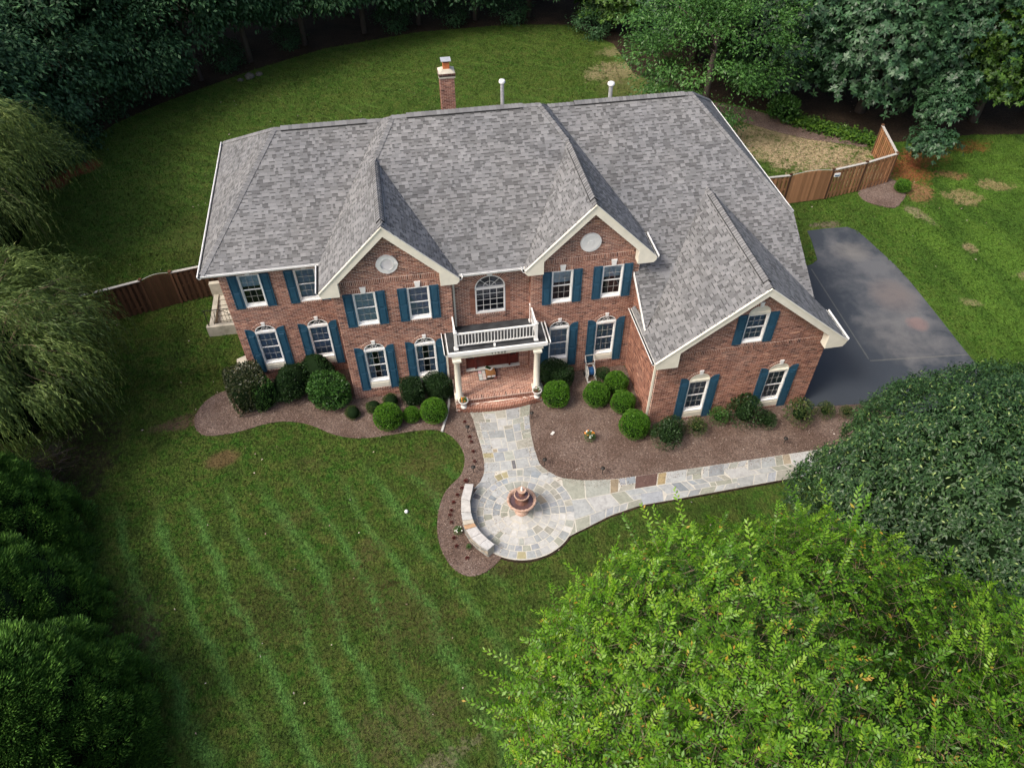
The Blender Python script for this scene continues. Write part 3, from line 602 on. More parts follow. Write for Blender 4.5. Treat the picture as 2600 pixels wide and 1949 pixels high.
arch_bricks(O(YM), EX, EZ, NF, 5.825, 4.92, .60, .60, .20, 44, ang=(0, 180)); soldier(O(YM), EX, EZ, NF, 5.24, 6.41, 3.58, 3.68, 3, th=.04)
for k in range(18):
    for x0, x1 in ((5.04, 5.225), (6.425, 6.61)): BR_SOFT.append((99, (O(YM), EX, EZ, NF, x0, x1, 3.69+k*.068+.006, 3.69+(k+1)*.068-.006, 0, .014), random.uniform(.35, .7)))

# chimney --------------------------------------------------------
CHX0, CHX1, CHY0, CHY1, CHT = 5.30, 5.94, 11.15, 11.75, 8.22
ch = MB(); ch.box((CHX0, CHY0, 0), (CHX1, CHY1, CHT)); chim = ch.build('chimney', 'mortar', H)
chm = MB(); st = len(BR_SOFT)
brick_field((0, CHY0, 0), EX, EZ, NF, CHT, lambda z: [(CHX0, CHX1)], chm, seed=20, z0=6.0, dark=-.05)
brick_field((CHX0, 0, 0), EY, EZ, (-1, 0, 0), CHT, lambda z: [(CHY0, CHY1)], chm, seed=21, z0=6.0)
chb = MB()
for d, a, t in BR_SOFT[st:]: a = list(a); a[9] += .004; chb.obox(*a, t=t, skip=(0,))
del BR_SOFT[st:]
for k in range(3):
    e = .03+.02*k
    for i in range(4): x0 = CHX0-e+(CHX1-CHX0+2*e)*i/4; chb.box((x0+.006, CHY0-e, CHT-.0+k*.07), (x0+(CHX1-CHX0+2*e)/4-.006, CHY1+e, CHT+.055+k*.07), t=.05)
chb.build('chimney_bricks', 'brick', chim, kind='stuff')
cw = MB(); cw.box((CHX0-.05, CHY0-.05, CHT+.0), (CHX1+.05, CHY1+.05, CHT+.19))
e = .05; cw.hexa([(CHX0-e, CHY0-e, CHT+.21), (CHX1+e, CHY0-e, CHT+.21), (CHX1+e, CHY1+e, CHT+.21), (CHX0-e, CHY1+e, CHT+.21), (CHX0+.14, CHY0+.14, CHT+.33), (CHX1-.14, CHY0+.14, CHT+.33), (CHX1-.14, CHY1-.14, CHT+.33), (CHX0+.14, CHY1-.14, CHT+.33)])
cw.build('mortar_crown', MT['concrete'], chim)
cw = MB(); cw.box((5.48, 11.33, CHT+.3), (5.77, 11.6, CHT+.60)); cw.build('flue', 'clay', chim)
cw = MB(); cw.box((5.50, 11.35, CHT+.61), (5.75, 11.58, CHT+.68)); cw.build('spark_screen', 'iron', chim)
cw = MB(); cw.box((5.40, 11.24, CHT+.685), (5.85, 11.69, CHT+.715)); cw.build('chimney_cap', 'galv', chim)

# porch floor and steps (brick) ------------------------------------
PF = .50
pf = MB()
def bow(x, y0, k=.26): c = (4.08+7.62)/2; h = (7.62-4.08)/2; return y0-k*(1-((x-c)/h)**2)
n_ = 24; xs = [4.06+(7.64-4.06)*i/n_ for i in range(n_+1)]
def slab(b, yfun, z0, z1, yback, xs):
    for i in range(len(xs)-1):
        a, c = xs[i], xs[i+1]; b.hexa([(a, yfun(a), z0), (c, yfun(c), z0), (c, yback, z0), (a, yback, z0), (a, yfun(a), z1), (c, yfun(c), z1), (c, yback, z1), (a, yback, z1)])
slab(pf, lambda x: -1.29, -.05, PF-.01, .3, xs)
slab(pf, lambda x: bow(x, -1.42), -.05, .255, -1.2, xs)
porch = pf.build('porch', 'mortar', H)
st = len(BR_SOFT)
brick_field((0, 0, PF-.01), EX, EY, EZ, .27, lambda v: [(4.1, 7.6)], MB(), z0=-1.09, seed=30, dark=-.12)
soldier((0, 0, PF-.01), EX, EY, EZ, 4.1, 7.6, -1.31, -1.10, 31, th=.012)
for i in range(52):
    x0 = 4.06+(7.64-4.06)*i/52+.006; x1 = 4.06+(7.64-4.06)*(i+1)/52-.006; ym = bow((x0+x1)/2, -1.42)
    BR_SOFT.append((99, ((0, 0, 0), EX, EY, EZ, x0, x1, ym-.02, ym+.17, .18, .27), random.uniform(.3, .7)))
for r_ in range(3):
    for i in range(18):
        x0 = 4.1+i*BP+(r_ % 2)*.1; ym = bow(x0+.1, -1.42)+.19+r_*.0677
        if ym+.055 < -1.3 and x0+.19 < 7.6: BR_SOFT.append((99, ((0, 0, 0), EX, EY, EZ, x0, x0+.19, ym, ym+.055, .2, .264), random.uniform(.4, .8)))
for k in range(3):
    for i in range(18):
        x0 = 4.08+i*BP+(k % 2)*.1
        if x0+.19 < 7.64: BR_SOFT.append((99, ((0, 0, 0), EX, EZ, NF, x0, x0+.19, k*.075+.262, k*.075+.322, 1.2, 1.302), random.uniform(.3, .6)))
for i in range(18):
    for k in range(2):
        x0 = 4.1+i*BP+(k % 2)*.1; ym = min(bow(x0, -1.42), bow(x0+.19, -1.42))
        if x0+.19 < 7.6: BR_SOFT.append((99, ((0, 0, 0), EX, EY, EZ, x0, x0+.19, ym-.012, ym+.1, .04+k*.07, .095+k*.07), random.uniform(.25, .5)))
pb_ = MB()
for d, a, t in BR_SOFT[st:]: pb_.obox(*a, t=t)
del BR_SOFT[st:]; pb_.build('paving_bricks', 'brick', porch, kind='stuff')

for a in MSTRIP: mortar.obox(*a)
for O_, U, V, N, uc, vs, a, b, t, ang in MARCH:
    P = lambda w, k, n: tuple(O_[i]+U[i]*(uc+math.cos(w)*(a+k))+V[i]*(vs+math.sin(w)*(b+k))+N[i]*n for i in range(3))
    for k in range(14):
        p, q = R(ang[0]+(ang[1]-ang[0])*k/14), R(ang[0]+(ang[1]-ang[0])*(k+1)/14); mortar.hexa([P(p, 0, -.012), P(q, 0, -.012), P(q, t, -.012), P(p, t, -.012), P(p, 0, .0129), P(q, 0, .0129), P(q, t, .0129), P(p, t, .0129)])
wall = mortar.build('wall', 'mortar', H)
BR_SOFT.sort(key=lambda x: x[0])
bm1 = MB(); bm1.box((0, 0, 0), (1, 1, 1), skip=(0,)); bme = bpy.data.meshes.new('brick'); bme.from_pydata(bm1.v, [], bm1.f); bme.materials.append(MT['brick1'])
for d, (Oo, U, V, N, a, b, c, e, n0, n1), t in BR_SOFT[:300]:
    o = link('brick', bme, wall); p = [Oo[i]+U[i]*a+V[i]*c+N[i]*n0 for i in range(3)]
    m4 = Matrix(((U[0]*(b-a), V[0]*(e-c), N[0]*(n1-n0), p[0]), (U[1]*(b-a), V[1]*(e-c), N[1]*(n1-n0), p[1]), (U[2]*(b-a), V[2]*(e-c), N[2]*(n1-n0), p[2]), (0, 0, 0, 1)))
    o.matrix_basis = m4
bs = MB()
for d, a, t in BR_SOFT[300:]: bs.obox(*a, t=t, skip=(0,))
for Oo, U, V, N, pts, th, t in ARCH:
    P = lambda u, v, n: tuple(Oo[i]+U[i]*u+V[i]*v+N[i]*n for i in range(3))
    bs.hexa([P(u, v, -.01) for u, v in pts]+[P(u, v, th) for u, v in pts], t)
bs.build('brickwork', 'brick', wall, kind='stuff')
# plain enclosing walls not seen from the front
pw = MB()
pw.face([(-4.24, 10.9, 0), (18.0, 10.9, 0), (18.0, 10.9, 6), (-4.24, 10.9, 6)]); pw.face([(18.25, -3.37, 0), (18.25, 1.5, 0), (18.25, 1.5, 3.8), (18.25, -3.37, 3.8)])
pw.face([(18.1, 1.5, 0), (18.1, 10.9, 0), (18.1, 10.9, 6), (18.1, 1.5, 6)]); pw.build('rear_wall', 'mortar', H)
# dark rooms behind the windows
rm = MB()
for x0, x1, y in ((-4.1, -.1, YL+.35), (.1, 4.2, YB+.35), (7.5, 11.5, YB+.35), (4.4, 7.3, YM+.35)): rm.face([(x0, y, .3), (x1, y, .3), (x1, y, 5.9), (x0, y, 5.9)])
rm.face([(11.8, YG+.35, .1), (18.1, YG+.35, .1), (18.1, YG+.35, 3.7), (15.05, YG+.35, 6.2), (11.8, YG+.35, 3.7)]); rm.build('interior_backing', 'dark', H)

# windows -----------------------------------------------------------
def sash(b, x0, x1, z0, z1, y, st, top, bot, d=.03):
    b.box((x0, y, z0), (x0+st, y+d, z1)); b.box((x1-st, y, z0), (x1, y+d, z1)); b.box((x0+st, y, z1-top), (x1-st, y+d, z1)); b.box((x0+st, y, z0), (x1-st, y+d, z0+bot))
def double_hung(wp_, x0, x1, z0, z1, Y, cols=3, curtain=0):
    """frame, two sashes with muntins and six panes each"""
    f = MB(); fr = .048
    f.box((x0, Y-.02, z0), (x0+fr, Y+.10, z1)); f.box((x1-fr, Y-.02, z0), (x1, Y+.10, z1)); f.box((x0+fr, Y-.02, z1-.04), (x1-fr, Y+.10, z1)); f.box((x0+fr, Y-.035, z0), (x1-fr, Y+.10, z0+.045))
    f.build('window_frame', 'white', wp_)
    a, b, zm = x0+fr, x1-fr, (z0+z1)/2+.03
    s = MB(); sash(s, a, b, zm-.02, z1-.04, Y+.03, .03, .03, .035); sash(s, a, b, z0+.045, zm+.005, Y+.055, .03, .035, .09); s.build('sash', 'white', wp_)
    mu = MB()
    for (p, q, r, t, y) in ((a+.03, b-.03, zm+.015, z1-.07, Y+.04), (a+.03, b-.03, z0+.135, zm-.03, Y+.065)):
        for k in range(1, cols): x = p+(q-p)*k/cols; mu.box((x-.005, y, r), (x+.005, y+.010, t))
        mu.box((p, y+.002, (r+t)/2-.005), (q, y+.009, (r+t)/2+.005))
        for i in range(cols):
            for j in range(2):
                g_ = MB(); xa, xb = p+(q-p)*i/cols, p+(q-p)*(i+1)/cols; za, zb = r+(t-r)*j/2, r+(t-r)*(j+1)/2
                g_.face([(xa, y+.013, za), (xb, y+.013, za), (xb, y+.013, zb), (xa, y+.013, zb)]); g_.build('pane', 'glass', wp_)
    mu.build('muntin', 'muntin', wp_)
    if curtain:
        c = MB(); 
        if curtain == 1: c.face([(a, Y+.13, z0), (b, Y+.13, z0), (b, Y+.13, z1), (a, Y+.13, z1)]); c.build('curtain', 'blind', wp_)
        elif curtain == 2: c.face([(a, Y+.13, zm+.1), (b, Y+.13, zm+.1), (b, Y+.13, z1), (a, Y+.13, z1)]); c.build('blind', 'blind', wp_)
        elif curtain == 3:
            for p, q in ((a, a+.24), (b-.24, b)):
                for k in range(6): u0, u1 = p+(q-p)*k/6, p+(q-p)*(k+1)/6; c.face([(u0, Y+.13+.03*(k % 2), z0), (u1, Y+.13+.03*((k+1) % 2), z0), (u1, Y+.13+.03*((k+1) % 2), z1), (u0, Y+.13+.03*(k % 2), z1)])
            c.build('curtain', 'curtain', wp_)
        else: c.face([(a, Y+.15, z0), (b, Y+.15, z0), (b, Y+.15, z1), (a, Y+.15, z1)]); c.build('curtain', 'curtain', wp_)
def wempty(name, loc):
    o = bpy.data.objects.new(name, None); COL.objects.link(o); o.parent = H; o.location = loc; o.matrix_parent_inverse = Matrix.Translation(-ORG[H.name]); ORG[o.name] = Vector(loc); return o
def keystone(xc, Y, z0, z1, w0, w1):
    b = MB(); b.hexa([(xc-w0, Y-.05, z0), (xc+w0, Y-.05, z0), (xc+w0, Y+.02, z0), (xc-w0, Y+.02, z0), (xc-w1, Y-.05, z1), (xc+w1, Y-.05, z1), (xc+w1, Y+.02, z1), (xc-w1, Y+.02, z1)]); b.build('keystone', 'white', H)
def shutter(x0, x1, z0, z1, Y, arch=0, top=None):
    """panelled shutter; arch=+1 the round shoulder at the right top, -1 at the left top"""
    b = MB(); w = x1-x0; pts = [(x0, z0), (x1, z0)]
    if arch:
        rr = w*.92; arc = [(x1-rr*(1-math.cos(t))*1.0, z1-rr+rr*math.sin(t)) for t in [PI/2*k/7 for k in range(8)]]
        arc = [(x1-rr+rr*math.cos(t), z1-rr*.62+rr*.62*math.sin(t)) for t in [PI/2*k/7 for k in range(8)]]
        pts += arc+[(x0, z1)]
        if arch < 0: pts = [(x0+x1-x, z) for x, z in pts][::-1]
    else: pts += [(x1, z1), (x0, z1)]
    n_ = len(pts); b.face([(x, Y-.035, z) for x, z in pts]); b.face([(x, Y-.012, z) for x, z in pts][::-1])
    for i in range(n_): (xa, za), (xb, zb) = pts[i], pts[(i+1) % n_]; b.face([(xb, Y-.035, zb), (xa, Y-.035, za), (xa, Y-.012, za), (xb, Y-.012, zb)])
    s = b.build('shutter', 'shutter', H)
    p = MB(); m_ = .05; zs = [z0+m_, z0+(z1-z0)*(.42 if arch else .5)-.02, z0+(z1-z0)*(.42 if arch else .5)+.03, z1-m_ if not arch else z1-.36]
    for a, c in ((zs[0], zs[1]), (zs[2], zs[3])):
        p.hexa([(x0+m_, Y-.034, a), (x1-m_, Y-.034, a), (x1-m_, Y-.034, c), (x0+m_, Y-.034, c), (x0+m_+.025, Y-.056, a+.03), (x1-m_-.025, Y-.056, a+.03), (x1-m_-.025, Y-.056, c-.03), (x0+m_+.025, Y-.056, c-.03)])
    # stiles and rails
    q = MB(); zt = z1-(.0 if not arch else .26)
    for a, c in ((x0, x0+.035), (x1-.035, x1)):
        hi = z1 if not arch else (z1 if (arch > 0) == (a == x0) else z1-.26); q.box((a+.001, Y-.058, z0+.001), (c-.001, Y-.036, hi-.004))
    for a, c in ((z0, z0+.045), (zs[1]+.004, zs[2]-.004), ((z1-.04 if not arch else z1-.33), (z1 if not arch else z1-.29))): q.box((x0+.035, Y-.057, a+.001), (x1-.035, Y-.036, c-.001))
    p.build('shutter_panel', 'shutter', s); q.build('shutter_rail', 'shutter', s)
def fan(wp_, xc, zs, a, b, Y, solid=False, spokes=4):
    """half-round head above a window"""
    n_ = 16; arc = lambda A, B, y: [(xc+A*math.cos(PI*k/n_), y, zs+B*math.sin(PI*k/n_)) for k in range(n_+1)]
    f = MB(); o_, i_ = arc(a, b, Y-.02), arc(a-.032, b-.032, Y-.02); o2, i2 = arc(a, b, Y+.08), arc(a-.032, b-.032, Y+.08)
    for k in range(n_): f.face([o_[k+1], o_[k], i_[k], i_[k+1]]); f.face([i_[k+1], i_[k], i2[k], i2[k+1]]); f.face([o_[k], o_[k+1], o2[k+1], o2[k]])
    f.box((xc-a, Y-.03, zs-.05), (xc+a, Y+.09, zs+.035)); f.build('fan_frame', 'cream' if solid else 'white', wp_)
    g_ = MB(); g_.face([(x, y, z) for x, y, z in arc(a-.032, b-.032, Y+.02 if solid else Y+.05)]); g_.build('fan_panel' if solid else 'fan_pane', 'cream' if solid else 'glass', wp_)
    if not solid:
        m_ = MB(); m_.tube([(xc+(a*.42)*math.cos(PI*k/10), Y+.035, zs+.03+(b*.42)*math.sin(PI*k/10)) for k in range(11)], .009, 4)
        for k in range(spokes): t = PI*(k+.5)/spokes if spokes == 4 else PI*(k+1)/(spokes+1); m_.bar((xc+.02*math.cos(t), Y+.035, zs+.035), (xc+(a-.04)*math.cos(t), Y+.035, zs+(b-.04)*math.sin(t)), .014, .014, upv=(0, 1, 0))
        m_.build('fan_muntin', 'white', wp_)
cur = [2, 4, 1, 4, 2, 2]
for k, (x, y) in enumerate(UP):
    w_ = wempty('window', (x+.41, y, 4.034)); double_hung(w_, x, x+.8276, 4.034, 5.584, y, curtain=cur[k])
    keystone(x+.414, y, 5.59, 5.86, .075, .115)
    if k != 1: shutter(x-.36, x-.01, 4.01, 5.60, y); shutter(x+.8376, x+1.18, 4.01, 5.60, y)
    else: shutter(x-.36, x-.01, 4.01, 5.60, y); shutter(x+.8376, x+1.18, 4.01, 5.60, y)
cur = [4, 4, 3, 3, 4, 4]
for k, (x, y) in enumerate(LO):
    w_ = wempty('window', (x+.41, y, .6)); double_hung(w_, x, x+.8276, .93, 2.65, y, curtain=cur[k]); fan(w_, x+.414, 2.693, .414, .34, y)
    p = MB(); p.box((x, y-.03, .6), (x+.8276, y+.08, .925)); p.box((x+.06, y-.045, .67), (x+.77, y-.0301, .87)); p.build('sill_panel', 'cream', w_)
    keystone(x+.414, y, 3.0, 3.2, .05, .075); shutter(x-.36, x-.01, .51, 2.90, y, -1 if False else 1); shutter(x+.8376, x+1.18, .51, 2.90, y, -1)
for k, x in enumerate(GLO):
    w_ = wempty('window', (x+.41, YG, .13)); double_hung(w_, x, x+.8276, .46, 2.165, YG, curtain=4); fan(w_, x+.414, 2.208, .414, .36, YG, True)
    p = MB(); p.box((x, YG-.03, .126), (x+.8276, YG+.08, .455)); p.box((x+.06, YG-.045, .19), (x+.77, YG-.0301, .40)); p.build('sill_panel', 'cream', w_)
    keystone(x+.414, YG, 2.54, 2.76, .055, .08); shutter(x-.36, x-.01, .05, 2.42, YG, 1); shutter(x+.8376, x+1.18, .05, 2.42, YG, -1)
w_ = wempty('window', (GUX+.41, YG, 3.97)); double_hung(w_, GUX, GUX+.8276, 3.966, 5.33, YG, curtain=4); fan(w_, GUX+.414, 5.37, .414, .36, YG, True); keystone(GUX+.414, YG, 5.70, 5.90, .055, .08)
shutter(GUX-.36, GUX-.01, 3.94, 5.38, YG); shutter(GUX+.8376, GUX+1.18, 3.94, 5.38, YG)
# big arched window over the porch
w_ = wempty('arched_window', (5.825, YM, 3.69)); f = MB(); x0, x1 = 5.24, 6.41
f.box((x0, YM-.03, 3.69), (x0+.055, YM+.08, 4.9)); f.box((x1-.055, YM-.03, 3.69), (x1, YM+.08, 4.9)); f.box((x0+.055, YM-.035, 3.69), (x1-.055, YM+.08, 3.76)); f.build('window_frame', 'white', w_)
fan(w_, 5.825, 4.92, .585, .585, YM, spokes=3)
mu = MB()
for i in range(4):
    xa, xb = x0+.055+(1.06)*i/4, x0+.055+1.06*(i+1)/4
    if i: mu.box((xa-.008, YM+.035, 3.76), (xa+.008, YM+.048, 4.87))
    for j in range(4):
        za, zb = 3.76+1.11*j/4, 3.76+1.11*(j+1)/4
        if i == 0 and j: mu.box((x0+.055, YM+.037, za-.008), (x1-.055, YM+.046, za+.008))
        g_ = MB(); g_.face([(xa, YM+.05, za), (xb, YM+.05, za), (xb, YM+.05, zb), (xa, YM+.05, zb)]); g_.build('pane', 'glass', w_)
mu.build('muntin', 'white', w_); keystone(5.825, YM, 5.50, 5.80, .085, .125)
# gable medallions
def disc(b, xc, Y, zc, a, b_, y0, y1, n_=32, a2=0, b2=0):
    for k in range(n_):
        t, u = 2*PI*k/n_, 2*PI*(k+1)/n_; P = lambda A, B, w, y: (xc+A*math.cos(w), y, zc+B*math.sin(w))
        b.face([P(a, b_, t, y0), P(a, b_, u, y0), P(a, b_, u, y1), P(a, b_, t, y1)])
        if a2: b.face([P(a2, b2, t, y1), P(a, b_, t, y1), P(a, b_, u, y1), P(a2, b2, u, y1)]); b.face([P(a2, b2, t, y0), P(a2, b2, t, y1), P(a2, b2, u, y1), P(a2, b2, u, y0)])
        else: b.face([(xc, y1, zc), P(a, b_, t, y1), P(a, b_, u, y1)])
b = MB(); disc(b, 2.10, 0, 6.77, .385, .40, -.0, -.055, a2=.23, b2=.24); disc(b, 2.10, 0, 6.77, .26, .27, -.05, -.075, a2=.225, b2=.235)
for a in range(4): t = PI/2*a; b.obox((2.10, 0, 6.77), (math.cos(t), 0, math.sin(t)), (-math.sin(t), 0, math.cos(t)), (0, -1, 0), .235, .40, -.05, .05, 0, .068)
gv = b.build('gable_vent', 'white', H)
b = MB()
for k in range(9):
    z = 6.77-.2+.4*k/8; h = math.sqrt(max(0, .225**2-(z-6.77)**2)); b.hexa([(2.1-h, -.05, z-.016), (2.1+h, -.05, z-.016), (2.1+h, -.006, z+.002), (2.1-h, -.006, z+.002), (2.1-h, -.05, z-.008), (2.1+h, -.05, z-.008), (2.1+h, -.006, z+.010), (2.1-h, -.006, z+.010)])
b.build('louvre', 'white', gv, kind='stuff')
b = MB(); b.face([(2.1+.24*math.cos(t), -.003, 6.77+.24*math.sin(t)) for t in [2*PI*k/24 for k in range(24)]]); b.build('vent_backing', 'vent_black', gv)
b = MB(); disc(b, 9.58, 0, 6.775, .40, .41, 0, -.06); disc(b, 9.58, 0, 6.775, .33, .34, -.055, -.075); disc(b, 9.58, 0, 6.775, .1, .1, -.07, -.09); b.build('gable_medallion', 'white', H)

# ---------------------------------------------------------------- roof
ZE = 6.02
SH = []     # (dist, P0, U, Vd, N, width, row height, thickness, tint, clipped geometry)
RO = .03    # roof skin offset above the wall-plane geometry
deckm = MB()
def roof_plane(poly, U, seed, rowoff=0):
    """poly: 3-D points of one slope, first point on the eave; U: unit along the eave"""
    P = [Vector(p)+Vector((0, 0, RO)) for p in poly]; U = Vector(U); N = None
    for i in range(1, len(P)-1):
        N = (P[i]-P[0]).cross(P[i+1]-P[0])
        if N.length > 1e-4: break
    N.normalize()
    if N.z < 0: N = -N
    Vv = N.cross(U)
    if Vv.z < 0: Vv = -Vv
    O_ = P[0]; uv = [((p-O_).dot(U), (p-O_).dot(Vv)) for p in P]
    deckm.face([tuple(p-N*.004) for p in P]); deckm.face([tuple(p-N*.03) for p in P][::-1])
    v0, v1 = min(q[1] for q in uv), max(q[1] for q in uv)
    def span(v):
        xs = []
        for i in range(len(uv)):
            (ua, va), (ub, vb) = uv[i], uv[(i+1) % len(uv)]
            if (va-v)*(vb-v) <= 0 and abs(va-vb) > 1e-9: xs.append(ua+(ub-ua)*(v-va)/(vb-va))
        return (min(xs), max(xs)) if len(xs) >= 2 else None
    rg = random.Random(seed); EXP = .1429; k = 0; v = v0
    while v < v1-.01:
        vt = min(v+EXP, v1)
        sb, st_ = span(v+.0005), span(vt-.0005)
        if not sb: sb = st_
        if not st_: st_ = sb
        if sb is None: break
        u = min(sb[0], st_[0])-rg.uniform(0, .25); ue = max(sb[1], st_[1]); tooth = rg.random() < .5; tone = rg.gauss(1, .07)
        while u < ue:
            w = rg.choice((.09, .13, .16, .2, .25, .3)) if tooth else rg.choice((.08, .12, .16, .22)); 
            a0, a1, b0, b1 = max(u, sb[0]), min(u+w, sb[1]), max(u, st_[0]), min(u+w, st_[1])
            tone = rg.choice((.64, .80, .90, .98, 1.03, 1.10, 1.18))*rg.uniform(.96, 1.04)
            if a1-a0 > .005 or b1-b0 > .005:
                a1 = max(a1, a0); b1 = max(b1, b0); a0 = min(a0, a1); b0 = min(b0, b1)
                th = .011 if tooth else .004
                q = lambda uu, vv, h: O_+U*uu+Vv*vv+N*h
                full = (a0 == u and a1 == u+w and b0 == u and b1 == u+w and vt-v > EXP-.001)
                c = q((a0+a1)/2, v, 0)
                SH.append(((c-CAM).length if full and tooth and w > .15 else 99, q, (a0, a1, b0, b1), v, vt, th, tooth, tone, (O_, U, Vv, N, u, w)))
            u += w; tooth = not tooth if rg.random() < .9 else tooth
        v += EXP; k += 1
def PA(x, y): return (x, y, ZE+.6*(y-1.49))         # front slope of the long block
def PM(x, y): return (x, y, ZE+.6*(y+.08))          # front slope of the middle block
RXL, RXR, RY, RZ = -1.62, 15.27, 6.375, ZE+.6*(6.375-1.49)
MY, MZ = 5.6, ZE+.6*(5.6+.08)                       # middle ridge
mx0 = -.414+(MZ-ZE)/1.013; mx1 = 12.077-(MZ-ZE)/1.013
GZ = 8.566; gy = (GZ-ZE)/.6-.08
roof_plane([(-4.695, 1.49, ZE), (-.414, 1.49, ZE), (-.414+(RZ-ZE)/1.013, RY, RZ), (RXL, RY, RZ)], EX, 1)
roof_plane([(-4.695, 11.26, ZE), (-4.695, 1.49, ZE), (RXL, RY, RZ)], (0, -1, 0), 2)
# middle front slope between the two valleys
roof_plane([(4.61, -.08, ZE), (7.09, -.08, ZE), (9.58, gy, GZ), (mx1, MY, MZ), (mx0, MY, MZ), (2.10, gy, GZ)], EX, 3)
# left gable: left slope runs on up into the middle hip
roof_plane([(-.414, -.362, ZE), (2.10, -.362, GZ), (2.10, gy, GZ), (mx0, MY, MZ), (mx0, MY+.01, MZ), (-.414+(RZ-ZE)/1.013, RY, RZ), (-.414, 1.49, ZE)], (0, -1, 0), 4)
roof_plane([(4.61, -.362, ZE), (4.61, -.08, ZE), (2.10, gy, GZ), (2.10, -.362, GZ)], EY, 5)
roof_plane([(7.09, -.362, ZE), (9.58, -.362, GZ), (9.58, gy, GZ), (7.09, -.08, ZE)], (0, -1, 0), 6)
roof_plane([(12.077, -.362, ZE), (12.077, 1.49, ZE), (12.077-(RZ-ZE)/1.013, RY, RZ), (mx1, MY+.01, MZ), (mx1, MY, MZ), (9.58, gy, GZ), (9.58, -.362, GZ)], EY, 7)
# right part of the long front slope, sweeping down beside the wing
vy = lambda z: (z-ZE)/.6+1.49
roof_plane([(18.35, vy(4.107), 4.107), (18.353, 1.49, ZE), (RXR, RY, RZ), (12.077-(RZ-ZE)/1.013, RY, RZ), (12.077, 1.49, ZE), (11.42, 1.49, ZE), (11.42, vy(3.88), 3.88), (15.05, vy(6.777), 6.777)], EX, 8)
roof_plane([(18.353, 1.49, ZE), (18.353, 11.26, ZE), (RXR, RY, RZ)], EY, 9)
# wing gable
roof_plane([(11.318, -3.74, 3.762), (15.05, -3.74, 6.777), (15.05, vy(6.777), 6.777), (11.45, vy(3.87), 3.87), (11.45, -.56, 3.87), (11.318, -.56, 3.762)], (0, -1, 0), 10)
roof_plane([(18.778, -3.74, 3.762), (18.778, -2.0, 3.762), (18.35, vy(4.107), 4.107), (15.05, vy(6.777), 6.777), (15.05, -3.74, 6.777)], EY, 11)
# rear slopes
roof_plane([(18.353, 11.26, ZE), (-4.695, 11.26, ZE), (RXL, RY, RZ), (RXR, RY, RZ)], (-1, 0, 0), 12)
roof_plane([(12.077, 11.28, ZE), (-.414, 11.28, ZE), (mx0, MY, MZ), (mx1, MY, MZ)], (-1, 0, 0), 13)
roof = deckm.build('roof', 'under', H)
SH.sort(key=lambda s: s[0])
tb = MB(); tb.face([(0, 0, 1), (1, 0, 1), (1, 1, .25), (0, 1, .25)]); tb.face([(0, 0, 0), (1, 0, 0), (1, 0, 1), (0, 0, 1)]); tb.face([(0, 0, 0), (0, 0, 1), (0, 1, .25)]); tb.face([(1, 0, 1), (1, 0, 0), (1, 1, .25)])
tme = bpy.data.meshes.new('shingle'); tme.from_pydata(tb.v, [], tb.f); tme.materials.append(MT['shingle1'])
for s in SH[:300]:
    O_, U, Vv, N, u, w = s[8]; p = O_+U*(u+.002)+Vv*s[3]; a = U*(w-.004); b = Vv*(s[4]-s[3]+.02); c = N*(s[5]*1.1)
    o = link('shingle', tme, roof); o.matrix_basis = Matrix(((a.x, b.x, c.x, p.x), (a.y, b.y, c.y, p.y), (a.z, b.z, c.z, p.z), (0, 0, 0, 1)))
sm = MB()
for s in SH[300:]:
    d, q, (a0, a1, b0, b1), v, vt, th, tooth, tone, _ = s; e = .0015
    a0 += e; a1 -= e; b0 += e; b1 -= e
    if tooth:
        sm.face([q(a0, v, th), q(a1, v, th), q(b1, vt+.012, .003), q(b0, vt+.012, .003)], tone)
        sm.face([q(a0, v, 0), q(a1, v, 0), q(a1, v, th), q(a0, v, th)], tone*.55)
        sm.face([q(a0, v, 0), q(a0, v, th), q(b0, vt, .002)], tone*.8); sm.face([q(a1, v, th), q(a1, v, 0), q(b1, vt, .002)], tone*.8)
    else:
        f = .76; m0, m1 = a0+(b0-a0)*f, a1+(b1-a1)*f; vm = v+(vt-v)*f
        sm.face([q(a0, v, th), q(a1, v, th), q(m1, vm, .002), q(m0, vm, .002)], tone*.96)
        sm.face([q(m0, vm, .002), q(m1, vm, .002), q(b1, vt, .001), q(b0, vt, .001)], .36)     # printed dark band of the laminated shingle
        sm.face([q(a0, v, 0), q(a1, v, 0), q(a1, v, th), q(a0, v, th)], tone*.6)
sm.build('shingle_courses', 'shingle', roof, kind='stuff')
# ridge and hip caps
caps = []
def cap_run(a, b, nl, nr, w=.14, lift=.02, thick=.014, exp=.143):
    a = Vector(a)+Vector((0, 0, RO)); b = Vector(b)+Vector((0, 0, RO)); d = (b-a); L = d.length; d.normalize(); n_ = int(L/exp)
    nl, nr = Vector(nl).normalized(), Vector(nr).normalized(); upn = (nl+nr).normalized()
    tl = nl.cross(d).normalized(); tr_ = nr.cross(d).normalized()
    if tl.dot(tr_) > 0: tr_ = -tr_
    # make tl, tr_ point down their slopes, away from the line
    def down(t, n): return t if t.z < 0 or abs(t.z) < 1e-6 else -t
    tl = d.cross(nl).normalized(); tr_ = nr.cross(d).normalized()
    if tl.z > 1e-4: tl = -tl
    if tr_.z > 1e-4: tr_ = -tr_
    for i in range(n_):
        p = a+d*(i*L/n_); q = a+d*((i+1)*L/n_+.02); c = ((p+q)/2-CAM).length
        caps.append((c, p, q, tl, tr_, nl, nr, upn, w, lift, thick, random.choice((.82, .92, 1., 1.08, 1.14))))
